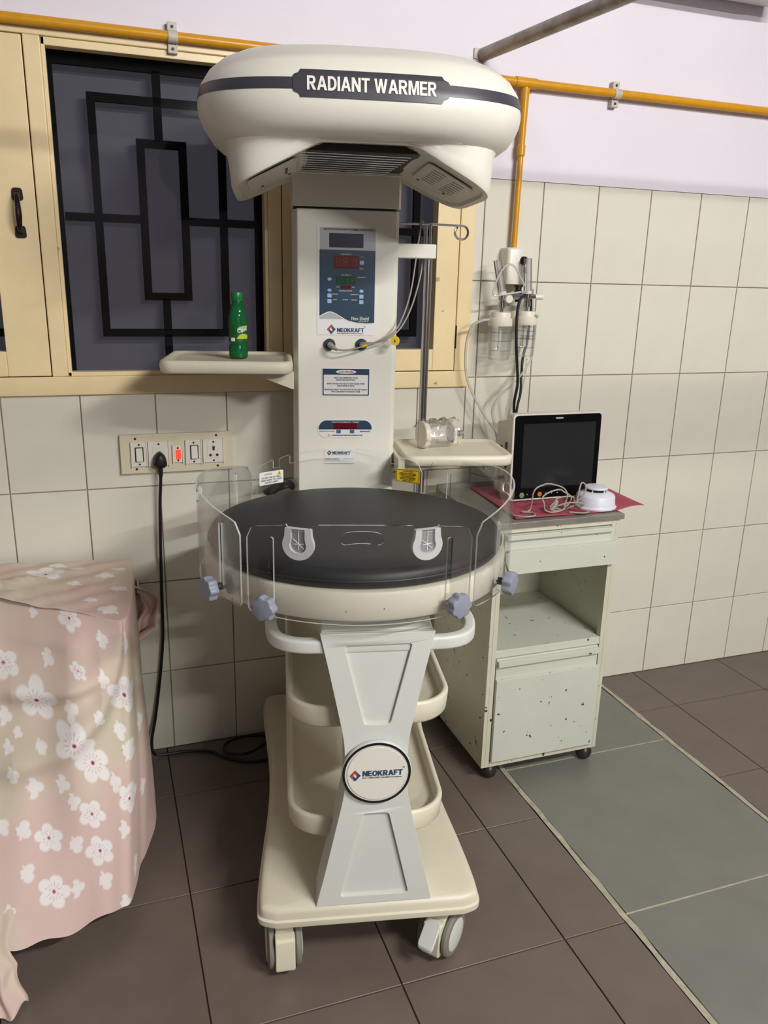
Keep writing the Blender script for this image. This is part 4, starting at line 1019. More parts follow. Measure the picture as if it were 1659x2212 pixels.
b = B(); b.add(vs, fs); rc = b.build('red_cloth', M_REDCL, None, (1.2, -0.28, 0.8285), ang=80)
md = rc.modifiers.new('solid', 'SOLIDIFY'); md.thickness = 0.0012; md.offset = 1
tag(rc, 'dusty red cloth spread on the locker top under the monitor', 'cloth')

# patient monitor
mo = empty('patient_monitor', (1.289, -0.24, 0.834)); tag(mo, 'white patient monitor with dark screen and black bezel on the locker', 'monitor')
mx = lambda x: x-1.289
b = B(); b.xz(rrect(mx(1.137), mx(1.441), 0.0, 0.264, 0.012, 6), -0.062, -0.032); b.map(lambda x, y, z: (x, y+z*0.03, z)); b.build('front_shell', M_MONW, mo, bevel=0.004, seg=3)
b = B(); b.loft([[(mx(1.150), -0.034, 0.004), (mx(1.430), -0.034, 0.004), (mx(1.430), -0.034, 0.25), (mx(1.150), -0.034, 0.25)],
                 [(mx(1.152), 0.075, 0.004), (mx(1.428), 0.075, 0.004), (mx(1.428), 0.075, 0.225), (mx(1.152), 0.075, 0.225)]]); b.build('rear_case', M_MONW, mo, bevel=0.008, seg=3)
fm = lambda d: (lambda x, y, z: (x, y+z*0.03-d, z))
b = B(); b.xz(rrect(mx(1.143), mx(1.438), 0.007, 0.259, 0.010, 6), -0.0635, -0.062); b.map(fm(0)); b.build('bezel', M_MONK, mo)
b = B(); b.xz(rrect(mx(1.172), mx(1.420), 0.040, 0.234, 0.002, 3), -0.0645, -0.0635); b.map(fm(0)); b.build('screen', M_SCREEN, mo)
b = B(); b.xz(rrect(mx(1.278), mx(1.304), 0.247, 0.251, 0.0018, 3), -0.0648, -0.0635); b.map(fm(0)); b.build('alarm_lamp', mat('alarm_lens', srgb(190, 184, 190), 0.3), mo)
for x, m, r in ((1.177, M_GREENB, 0.0085), (1.238, M_ORANGEB, 0.0075)):
    b = B(); b.xz(circ(mx(x), 0.0185, r, 20), -0.066, -0.0635); b.map(fm(0)); b.build('button', m, mo, bevel=0.0006)
for x in (1.196, 1.214, 1.26, 1.28, 1.30):
    b = B(); b.xz(circ(mx(x), 0.020, 0.0022, 8), -0.0643, -0.0635); b.map(fm(0)); b.build('indicator', mat('faint_mark', srgb(150, 150, 155), 0.5), mo)
for z, y, r in ((0.16, 0.0, 0.011), (0.125, 0.012, 0.006), (0.095, 0.0, 0.006), (0.06, 0.012, 0.005), (0.15, 0.035, 0.005), (0.12, 0.04, 0.004)):
    b = B(); b.lathe([(r, -0.0015), (r, 0.0015)], (mx(1.1505), y, z), 'X', 14); b.build('side_port', M_BLACK, mo)

# blue-plugged lead from the monitor's side
b = B(); b.tube(smooth_path([(1.118, -0.20, 0.905), (1.10, -0.19, 0.918), (1.08, -0.17, 0.925), (1.065, -0.16, 0.912), (1.075, -0.17, 0.897), (1.10, -0.20, 0.892), (1.115, -0.225, 0.892)], 5), 0.0016, 6)
ld = b.build('sensor_lead', M_DGREY); tag(ld, 'thin dark lead with blue plug beside the monitor', 'lead')
b = B(); b.box(1.112, 1.148, -0.232, -0.222, 0.887, 0.897); b.build('blue_plug', mat('blue_plug', srgb(40, 58, 120), 0.4), ld, bevel=0.002)

# coiled grey cable in front of the monitor
ck = empty('coiled_cable', (1.25, -0.40, 0.832)); tag(ck, 'loosely coiled grey cable heaped on the red cloth before the monitor', 'cable')
cc_ = []
rng = random.Random(3)
cc_ += [(1.085, -0.415, 0.8355), (1.08, -0.44, 0.8355), (1.105, -0.462, 0.836), (1.135, -0.46, 0.837), (1.14, -0.435, 0.838), (1.115, -0.42, 0.838), (1.15, -0.405, 0.838)]
for k in range(37):
    a = 2.6-k*0.62; q_ = k*0.62/(2*pi)
    rx = 0.056-0.006*q_; rz = 0.040-0.008*q_
    cc_.append((1.200+0.018*q_+rx*cos(a)+0.006*sin(k*2.3), -0.425-0.006*q_+0.016*sin(a+q_), max(0.8365, 0.838+rz*0.95+rz*sin(a))))
cc_ += [(1.28, -0.425, 0.845), (1.308, -0.430, 0.875), (1.318, -0.425, 0.902), (1.306, -0.42, 0.912), (1.292, -0.43, 0.885), (1.285, -0.44, 0.850), (1.31, -0.462, 0.837), (1.285, -0.47, 0.836), (1.25, -0.455, 0.837)]
b = B(); b.tube(smooth_path([(x-1.25, y+0.40, z-0.832) for x, y, z in cc_], 6), 0.0024, 7); b.build('cord', M_CABLE, ck)
b = B(); b.tube([(-0.052, -0.040, 0.012), (-0.040, -0.040, 0.026), (-0.034, -0.038, 0.038)], [0.008, 0.0085, 0.006], 10); b.build('connector', mat('connector_grey', srgb(140, 134, 124), 0.5), ck)

# white round detector head on the locker
dt = empty('round_detector', (1.372, -0.400, 0.832)); tag(dt, 'white round plastic detector with vented cap on the red cloth', 'detector')
b = B(); b.lathe([(0.0, 0.0), (0.062, 0.0), (0.063, 0.004), (0.059, 0.008), (0.0585, 0.010), (0.0565, 0.034), (0.053, 0.039), (0.046, 0.042), (0.036, 0.047), (0.030, 0.047), (0.0, 0.047)], n=48); b.build('body', M_DET, dt)
b = B(); b.lathe([(0.028, 0.047), (0.028, 0.055)], n=36); b.build('vent_ring', M_BLACK, dt)
for k in range(5):
    a = 2*pi*k/5+0.3; b = B(); b.box(-0.0015, 0.0015, -0.0305, -0.026, 0.0465, 0.0555); b.map(lambda x, y, z: (x*cos(a)-y*sin(a), x*sin(a)+y*cos(a), z)); b.build('vent_rib', M_DET, dt)
b = B(); b.lathe([(0.0, 0.055), (0.0335, 0.055), (0.035, 0.058), (0.033, 0.061), (0.0, 0.0625)], n=40); b.build('cap', M_DET, dt)

# ================================================================== WALL THINGS
# yellow gas pipe
gp = empty('gas_pipe', (1.24, 0, 2.035)); tag(gp, 'yellow painted gas pipe running along the wall above the window with a drop', 'pipe')
gx = lambda P: [(x-1.24, y, z-2.035) for x, y, z in P]
b = B(); b.tube(gx([(XL+0.02, -0.0255, 2.044), (0.5, -0.0255, 2.046), (1.24, -0.0255, 2.035), (XR-0.02, -0.0255, 2.030)]), 0.0125, 14); b.build('pipe_run', M_PIPE, gp)
b = B(); b.tube(gx([(1.250, -0.0255, 2.035), (1.248, -0.0255, 1.82), (1.245, -0.0255, 1.562)]), 0.0085, 12); b.build('drop_pipe', M_PIPE, gp)
b = B(); b.tube(gx([(1.215, -0.0255, 2.0355), (1.285, -0.0255, 2.0348)]), 0.0148, 14); b.tube(gx([(1.2495, -0.0255, 2.02), (1.2495, -0.0255, 2.0), (1.2485, -0.0255, 1.86)]), [0.0145, 0.0125, 0.0095], 14)
b.tube(gx([(1.2485, -0.0255, 1.870), (1.2482, -0.0255, 1.866), (1.248, -0.0255, 1.838), (1.248, -0.0255, 1.834)]), [0.009, 0.0125, 0.0125, 0.009], 14); b.build('fitting', M_PIPE, gp)
for xc, m in ((0.237, 0), (1.566, 0)):
    b = B(); zc_ = 2.0455 if xc < 1 else 2.0335
    b.box(xc-0.012, xc+0.012, -0.020, -0.0005, zc_-0.036, zc_-0.014); b.box(xc-0.012, xc+0.012, -0.020, -0.0005, zc_+0.014, zc_+0.036)
    b.tube([(xc-0.0125, -0.0255, zc_), (xc+0.0125, -0.0255, zc_)], 0.0148, 14)
    b.map(lambda x, y, z: (x-1.24, y, z-2.035)); cl = b.build('pipe_clip', M_CLIP, gp, bevel=0.0015)
    for dz in (-0.026, 0.025):
        b = B(); b.lathe([(0.0038, -0.001), (0.0038, 0.0016)], (xc-1.24, -0.0206, zc_+dz-2.035), 'Y', 10); b.build('screw', M_DARKMET, cl)

# steel curtain rail coming off the wall
rl = empty('curtain_rail', (1.115, 0, 2.10)); tag(rl, 'worn grey steel rail reaching out from the wall above the hood', 'rail')
b = B(); b.tube([(0, -0.002, 0.0), (0.046, -0.35, 0.0), (0.24, -1.82, 0.0)], 0.0185, 14); b.build('rail_tube', M_RAIL, rl)
b = B(); b.tube([(-3.0, -1.836, 0.0), (2.7, -1.836, 0.0)], 0.0165, 14); b.build('cross_rail', M_RAIL, rl)
b = B(); b.box(-0.028, 0.016, -0.006, 0.0, -0.012, 0.016); b.build('wall_plate', M_CLIP, rl, bevel=0.002)

# wall unit at the top right corner
ac = empty('wall_unit', (1.68, -0.1, 2.325)); tag(ac, 'pale grey wall-mounted unit cut off by the top right corner', 'wall unit')
b = B(); b.yz(roundpoly([(0.0995, 0.012), (-0.06, -0.002), (-0.11, 0.02), (-0.12, 0.27), (0.0995, 0.27)], 0.02), -0.42, 0.425); b.build('casing', M_AC, ac, bevel=0.004)
b = B(); b.box(-0.34, 0.34, -0.055, 0.02, 0.0005, 0.0035); b.map(lambda x, y, z: (x, y, z+(y+0.06)*0.0875-0.004)); b.build('louvre', M_AC, ac)

# medical gas outlet with two suction/flow units
fo = empty('gas_outlet', (1.25, 0, 1.519)); tag(fo, 'white moulded gas outlet box at the foot of the yellow drop pipe', 'gas outlet')
q = lambda x: x-1.25
b = B(); pl_ = roundpoly([(q(1.213), -0.052), (q(1.262), -0.056), (q(1.300), -0.030), (q(1.302), -0.0005), (q(1.211), -0.0005)], [0.012, 0.014, 0.01, 0.001, 0.001])
b.loft([[(x*0.93, y, -0.055) for x, y in pl_], [(x*0.99, y, -0.049) for x, y in pl_], [(x, y, -0.03) for x, y in pl_], [(x, y, 0.045) for x, y in pl_], [(x*0.97, y*0.97, 0.051) for x, y in pl_], [(x*0.9, y*0.9, 0.0535) for x, y in pl_]])
b.build('box', M_BOXW, fo, ang=50)
b = B(); M_ = Vector((0.53, -0.85, 0)).to_track_quat('Z', 'Y').to_matrix()
b.lathe([(0.0125, 0.0), (0.012, 0.010), (0.009, 0.014), (0.0, 0.015)], (q(1.264), -0.0525, 0.016), M=M_, n=20); b.build('knob', M_BLACK, fo)
b = B(); b.lathe([(0.010, -0.001), (0.010, 0.004)], (q(1.277), -0.0445, -0.012), M=M_, n=20); b.build('socket', M_CHROME, fo)
b = B(); b.lathe([(0.014, -0.056), (0.014, -0.062), (0.010, -0.064), (0.010, -0.072), (0.013, -0.074), (0.013, -0.088), (0.009, -0.09), (0.009, -0.108)][::-1], (q(1.253), -0.058, 0), n=16); b.build('valve', M_DARKMET, fo)
b = B(); b.tube([(q(1.196), -0.08, -0.091), (q(1.272), -0.08, -0.090)], 0.0065, 12); b.tube([(q(1.222), -0.08, -0.091), (q(1.240), -0.08, -0.0905)], 0.011, 6); b.tube([(q(1.253), -0.058, -0.091), (q(1.253), -0.081, -0.091)], 0.009, 12); b.tube([(q(1.272), -0.08, -0.090), (q(1.30), -0.08, -0.090)], 0.0075, 12); b.build('manifold', M_CHROME, fo)
b = B(); b.tube([(q(1.298), -0.08, -0.0905), (q(1.306), -0.08, -0.091), (q(1.327), -0.08, -0.0915)], [0.006, 0.009, 0.009], 12); b.build('knob', M_BOXW, fo)

def flow_unit(x, y, zl, zj, label, group, ttop, tbot, lean, jr_):
    e = empty('flow_meter', (x, y, zj)); tag(e, label, 'flow meter', group)
    h = zl-zj
    b = B(); b.lathe([(0.0, 0.002), (jr_*0.86, 0.0), (jr_*0.92, 0.004), (jr_*0.98, h*0.6), (jr_, h-0.012), (jr_, h-0.010)], n=32); b.build('jar', M_JAR, e)
    for k in (0.25, 0.5, 0.72):
        b = B(); rr = jr_*(0.925+0.07*k)+0.0003; P = [(rr*cos(t), rr*sin(t), h*k) for t in np.linspace(radians(200), radians(345), 16)]; b.tube(P, 0.0006, 5); b.build('level_line', M_PRINTK, e)
    b = B(); b.lathe([(jr_*0.2, h+0.028), (jr_*0.84, h+0.028), (jr_*0.86, h+0.026), (jr_*0.86, h+0.012), (jr_*1.05, h+0.010), (jr_*1.07, h-0.010), (jr_*1.02, h-0.013)][::-1], n=36)
    b.build('lid', M_LID, e)
    b = B(); b.tube([(0, 0, h+0.02), (0, 0, 0.03)], 0.006, 10); b.build('dip_tube', M_HOSE, e)
    dx, zt, zb = lean
    b = B(); b.lathe([(0.006, h+0.024), (0.006, h+0.040), (0.011, h+0.041), (0.011, h+0.056), (0.009, h+0.058), (0.009, h+0.064), (0.0125, h+0.066), (0.0125, zb-zj)], (dx*0, 0, 0), n=16); b.build('valve_body', M_CHROME, e)
    b = B(); b.tube([(0, 0, zb-zj), (dx, 0, zt-zj)], 0.0125, 18); b.build('sight_tube', clear_mat('cloudy_sight_tube', (0.95, 0.95, 0.95, 1), refl=1.0, haze=0.2, hazecol=(0.85, 0.85, 0.83, 1)), e)
    b = B(); b.tube([(0, 0, zb-zj), (dx, 0, zt-zj)], 0.0045, 10); b.build('sight_core', M_HOSE, e)
    b = B(); b.tube([(dx*0.05, 0, zb-zj+0.001), (dx*0.12, 0, zb-zj+0.009)], 0.0135, 18); b.build('collar', M_BOXW, e)
    return e, h
fa, ha = flow_unit(1.186, -0.082, 1.352, 1.236, 'left flow meter with leaning sight tube above a clear humidifier jar', 'flow meters under the gas outlet', 0, 0, (-0.024, 1.533, 1.432), 0.037)
fb2, hb2 = flow_unit(1.273, -0.082, 1.356, 1.246, 'right flow meter with upright sight tube above a printed humidifier jar', 'flow meters under the gas outlet', 0, 0, (-0.008, 1.541, 1.436), 0.0345)
b = B(); b.lathe([(0.012, -0.026), (0.0135, -0.024), (0.0135, -0.014), (0.006, -0.012)], (0.012, 0, 0.184), 'Y', 8); b.build('flow_knob', M_BOXW, fa)
b = B(); b.tube([(-0.03, -0.012, 0.122), (-0.056, -0.016, 0.122)], [0.0065, 0.0045], 12); b.build('hose_nozzle', M_JAR, fa)
b = B(); b.tube([(0.018, -0.022, 0.126), (0.024, -0.034, 0.124)], [0.006, 0.0045], 12); b.build('hose_nozzle', M_CLIP, fb2)
JT = lambda body, x0, x1, z, h: text('print', body, x0, x1, z, h, lambda x, y, d: (0.0335*sin(x/0.0335), -0.0340*cos(x/0.0335)-d, y), M_PRINTK, fb2, th=0.0003, bold=0.008)
JT('HUMIDIFIER', -0.036, 0.006, 0.092, 0.006); JT('FLOW METER', -0.030, 0.014, 0.064, 0.004); JT('WATER LEVEL', -0.030, 0.004, 0.058, 0.004)

def hose(name, label, P, r, m, cat='tube', k=6):
    P0 = P[-1]; b = B(); b.tube(smooth_path([(p[0]-P0[0], p[1]-P0[1], p[2]-P0[2]) for p in P], k), r, 10)
    o = b.build(name, m, None, P0); tag(o, label, cat); return o
hose('clear_hose', 'clear hose arching left from the left jar and hanging down the wall', [(1.138, -0.098, 1.358), (1.116, -0.094, 1.355), (1.09, -0.08, 1.337), (1.084, -0.06, 1.287), (1.089, -0.05, 1.214), (1.102, -0.05, 1.159), (1.135, -0.05, 1.1), (1.175, -0.05, 1.043), (1.211, -0.055, 0.998), (1.229, -0.06, 0.955)], 0.0042, M_HOSE)
hose('black_hose', 'front black hose hanging between the two jars', [(1.245, -0.12, 1.433), (1.227, -0.125, 1.422), (1.218, -0.127, 1.394), (1.217, -0.127, 1.346), (1.222, -0.127, 1.276), (1.233, -0.12, 1.219), (1.244, -0.11, 1.161), (1.248, -0.09, 1.102), (1.262, -0.07, 1.043), (1.27, -0.06, 0.99)], 0.0046, M_BLACK)
hose('black_hose', 'rear black hose dropping behind the right jar', [(1.305, -0.045, 1.429), (1.315, -0.035, 1.387), (1.315, -0.032, 1.358), (1.311, -0.032, 1.286), (1.299, -0.035, 1.242), (1.292, -0.045, 1.184), (1.290, -0.05, 1.124), (1.282, -0.05, 1.079), (1.278, -0.045, 1.0)], 0.0042, M_BLACK)
hose('clear_hose', 'thin clear hose crossing under the right jar towards the monitor', [(1.312, -0.045, 1.45), (1.322, -0.03, 1.415), (1.333, -0.03, 1.358), (1.337, -0.035, 1.314), (1.323, -0.05, 1.256), (1.301, -0.07, 1.219), (1.252, -0.075, 1.161), (1.206, -0.065, 1.117), (1.19, -0.055, 1.073), (1.199, -0.05, 1.035), (1.219, -0.045, 0.97)], 0.0032, M_HOSE)
hose('clear_hose', 'short clear hose looped over the front of the outlet box', [(1.258, -0.105, 1.443), (1.223, -0.112, 1.440), (1.178, -0.112, 1.434), (1.146, -0.105, 1.430), (1.146, -0.105, 1.455), (1.162, -0.105, 1.495), (1.184, -0.105, 1.519), (1.208, -0.105, 1.516), (1.231, -0.108, 1.483), (1.245, -0.11, 1.46)], 0.003, M_HOSE)
hose('clear_hose', 'thin pale hose hanging straight behind the black hoses', [(1.318, -0.025, 1.234), (1.315, -0.03, 1.182), (1.303, -0.035, 1.123), (1.288, -0.035, 1.062), (1.282, -0.03, 0.98)], 0.0026, M_HOSE)

# switch board
sw = empty('switch_board', (0.2, -0.0005, 0.971)); tag(sw, 'cream switch board with red lit indicator and two sockets', 'switch board')
s_ = lambda P: [(x-0.2, z-0.971) for x, z in P]
b = B(); b.xz(s_(rrect(0.041, 0.360, 0.914, 1.028, 0.003)), -0.014, 0.0); b.build('plate', M_SWPL, sw, bevel=0.0025)
def module(x0, x1, z0, z1):
    b = B(); b.xz(s_(rrect(x0, x1, z0, z1, 0.001, 2)), -0.0185, -0.014); m_ = b.build('module', M_SWW, sw, bevel=0.001)
    for xe in (x0-0.0005, x1+0.0005):
        b = B(); b.xz(s_(rrect(xe-0.0015, xe+0.0015, z0-0.002, z1+0.002, 0.001, 2)), -0.021, -0.014); b.build('module_edge', M_SWW, m_)
    xc = (x0+x1)/2
    for z in (z0+0.0065, z1-0.0065):
        b = B(); b.xz(s_(circ(xc, z, 0.0028, 10)), -0.0195, -0.0185); b.build('screw', M_HOLE, m_)
    return m_
def rocker(x0, x1, z0, z1, m_):
    b = B(); b.xz(s_(rrect(x0-0.003, x1+0.003, z0-0.002, z1+0.002, 0.001, 2)), -0.0192, -0.0185); b.build('rocker_gap', M_HOLE, m_)
    b = B(); b.xz(s_(rrect(x0, x1, z0, z1, 0.001, 2)), -0.0245, -0.019); b.map(lambda x, y, z: (x, y+z*0.10*(1 if y < -0.02 else 0), z)); b.build('rocker', M_SWW, m_, bevel=0.001)
m1 = module(0.072, 0.114, 0.936, 1.006); rocker(0.084, 0.102, 0.952, 0.990, m1)
m2 = module(0.120, 0.175, 0.936, 1.006)
b = B(); b.xz(s_(rrect(0.130, 0.166, 0.952, 0.992, 0.002)), -0.0195, -0.0185); b.build('socket_face', M_SWW, m2)
m3 = module(0.187, 0.214, 0.943, 0.992)
b = B(); b.xz(s_(rrect(0.1945, 0.2085, 0.953, 0.981, 0.001, 2)), -0.0205, -0.0185); b.build('indicator_lamp', M_NEON, m3)
m4 = module(0.224, 0.267, 0.937, 1.006); rocker(0.238, 0.256, 0.953, 0.990, m4)
m5 = module(0.274, 0.331, 0.938, 1.006)
b = B(); b.xz(s_(rrect(0.284, 0.321, 0.952, 0.992, 0.002)), -0.0197, -0.0185); b.build('socket_face', M_SWW, m5, bevel=0.0008)
for x, z, r in ((0.3025, 0.9835, 0.0042), (0.3025, 0.9775, 0.0036), (0.293, 0.9605, 0.0042), (0.3125, 0.9605, 0.0042)):
    b = B(); b.xz(s_(circ(x, z, r, 14)), -0.0201, -0.0196); b.build('pin_hole', M_REDHOLE, m5)
for x, z in ((0.084, 1.016), (0.084, 0.928), (0.312, 1.018), (0.314, 0.927)):
    b = B(); b.xz(s_(circ(x, z, 0.0034, 10)), -0.0152, -0.014); b.build('screw', M_HOLE, sw)

# black mains plug and cord running to the warmer
pw = empty('power_cord', (0.148, -0.03, 0.955)); tag(pw, 'black power cord plugged into the switch board and trailing along the floor', 'power cord')
pz = lambda P: [(x-0.148, y+0.03, z-0.955) for x, y, z in P]
b = B(); pl_ = roundpoly([(-0.021, -0.015), (-0.010, -0.024), (0.010, -0.024), (0.021, -0.015), (0.016, 0.012), (0.0, 0.028), (-0.016, 0.012)], 0.009)
b.loft([[(x*sc, y, z*sc) for x, z in pl_] for y, sc in ((0.0095, 0.9), (0.004, 1.0), (-0.012, 0.95), (-0.020, 0.75), (-0.023, 0.45))]); b.build('plug', M_BLACK, pw, ang=60)
b = B(); b.tube([(0, -0.004, -0.020), (0, -0.004, -0.046)], [0.0075, 0.006], 12); b.build('strain_relief', M_BLACK, pw)
cp_ = [(0.148, -0.034, 0.912), (0.146, -0.03, 0.88), (0.141, -0.024, 0.806), (0.136, -0.02, 0.66), (0.132, -0.02, 0.515), (0.129, -0.02, 0.408), (0.120, -0.02, 0.32), (0.109, -0.02, 0.238), (0.091, -0.025, 0.128), (0.076, -0.035, 0.06), (0.078, -0.045, 0.022), (0.098, -0.045, 0.008), (0.175, -0.046, 0.006), (0.25, -0.068, 0.006), (0.283, -0.108, 0.007), (0.333, -0.150, 0.007), (0.40, -0.168, 0.006), (0.47, -0.15, 0.006), (0.49, -0.09, 0.006), (0.44, -0.04, 0.010), (0.36, -0.032, 0.016), (0.30, -0.06, 0.016), (0.30, -0.11, 0.016), (0.36, -0.13, 0.016), (0.43, -0.09, 0.016), (0.50, -0.05, 0.02), (0.56, -0.05, 0.04), (0.58, -0.062, 0.12), (0.58, -0.064, 0.20)]
b = B(); b.tube(smooth_path(pz(cp_), 8), 0.0048, 10); b.build('cord', M_BLACK, pw)
# black cable bundle behind the bed, left of the column
b = B()
for k in range(4):
    P = [(-0.215-0.006*k, 0.36, 0.865+0.002*k), (-0.20, 0.33+0.01*k, 0.885+0.002*k), (-0.178, 0.31+0.012*k, 0.901+0.002*k), (-0.16, 0.32+0.012*k, 0.902), (-0.153, 0.34+0.012*k, 0.89)]
    b.tube(smooth_path(P, 6), 0.007, 8)
b.build('cable_bundle', M_BLACK, warm)
b = B(); b.tube(smooth_path([(-0.195, -0.10, 0.822), (-0.190, -0.11, 0.78), (-0.178, -0.05, 0.70), (-0.17, 0.1, 0.62)], 6), 0.005, 8); b.build('hanging_cable', M_BLACK, warm)

# ================================================================== FLORAL SHEET OVER THE EQUIPMENT AT LEFT
#CLOTH_BEGIN
NS, NTV = 420, 520
def cloth_grid():
    s = np.linspace(0, 1, NS)
    top = catmull_arr([(0.055, -0.035, 0.666), (0.050, -0.22, 0.674), (0.038, -0.40, 0.679), (0.012, -0.515, 0.681), (-0.075, -0.455, 0.686), (-0.17, -0.335, 0.692), (-0.27, -0.225, 0.698), (-0.42, -0.16, 0.70), (-0.62, -0.12, 0.70)], s)
    bot = catmull_arr([(0.052, -0.045, 0.09), (0.055, -0.25, 0.085), (0.048, -0.48, 0.075), (-0.005, -0.690, 0.055), (-0.08, -0.765, 0.070), (-0.17, -0.805, 0.085), (-0.27, -0.83, 0.10), (-0.42, -0.85, 0.10), (-0.62, -0.84, 0.10)], s)
    inn = np.array([-0.66, -0.022, 0.695])
    t = np.linspace(-1.0, 1.0, NTV); t = np.where(t < 0, -np.abs(t)**1.6, t)
    S, T = np.meshgrid(s, t, indexing='ij')
    P = np.zeros((NS, NTV, 3))
    tt = np.clip(T, 0, 1)[..., None]
    kx = np.clip((s-0.36)/0.2, 0, 1)[:, None, None]; kx = kx*kx*(3-2*kx)
    zf = tt**(0.93+0.32*kx); hf = tt**(1.15-0.42*kx)
    P[..., :2] = top[:, None, :2]*(1-hf)+bot[:, None, :2]*hf
    P[..., 2:] = top[:, None, 2:]*(1-zf)+bot[:, None, 2:]*zf
    ti = np.clip(-T, 0, 1)[..., None]
    P = P*(1-ti)+inn*ti
    hem = 0.010*np.sin(S*17+0.6)+0.006*np.sin(S*41)
    P[..., 2] += hem*np.clip(T, 0, 1)**3
    # folds pushing in and out along the outward direction
    d = (bot-top)[:, :2]; d = d/np.linalg.norm(d, axis=1)[:, None]
    rt = np.array([[0.95, -0.30]]); k = np.exp(-((s-0.1)/0.22)**2)[:, None]; d = d*(1-k)+rt*k; d = d/np.linalg.norm(d, axis=1)[:, None]
    Tc = np.clip(T, 0, 1)
    fold = 0.007*np.sin(S*26+2.2*Tc)*Tc+0.004*np.sin(S*49-4*Tc+1)*Tc
    # swags: shallow curved ridges hanging from the front right corner
    ux = (S-0.375)/0.34
    for lev, amp, wd in ((0.30, 0.056, 0.055), (0.52, 0.046, 0.06), (0.13, 0.020, 0.04)):
        cy = lev*(1-np.exp(-np.clip(ux, 0, 2)*3.0))+0.03
        g = np.exp(-((Tc-cy)/wd)**2)*np.clip(ux*4, 0, 1)*np.clip((1.5-ux)*2, 0, 1)
        fold = fold+amp*g
    # vertical crease running down from the corner
    fold = fold+0.016*np.exp(-((S-0.372-0.03*Tc)/0.022)**2)*np.clip(Tc*4, 0, 1)
    fold = fold-0.014*np.exp(-((S-0.315-0.02*Tc)/0.025)**2)*np.clip(Tc*3, 0, 1)
    bel = 0.030*np.sin(np.clip(Tc, 0, 1)*np.pi)*np.exp(-((S-0.45)/0.2)**2)
    P[..., 0] += d[:, None, 0]*(fold+bel); P[..., 1] += d[:, None, 1]*(fold+bel)
    # top wrinkles and the gathered knot at the left
    w = np.clip(-T*9, 0, 1)
    P[..., 2] += w*(0.0025*np.sin(P[..., 0]*60+P[..., 1]*25)+0.002*np.sin(P[..., 1]*70-P[..., 0]*40))
    g = np.exp(-(((P[..., 0]+0.235)/0.05)**2+((P[..., 1]+0.205)/0.035)**2))
    P[..., 2] += 0.016*g+0.007*g*np.sin(P[..., 0]*180+P[..., 1]*120)
    # soften the top edge
    for it in range(40):
        P[:, 1:-1] = 0.25*P[:, :-2]+0.5*P[:, 1:-1]+0.25*P[:, 2:]
    P[..., 1] = np.minimum(P[..., 1], -0.012)
    P[..., 2] = np.maximum(P[..., 2], 0.004)
    return S, T, P
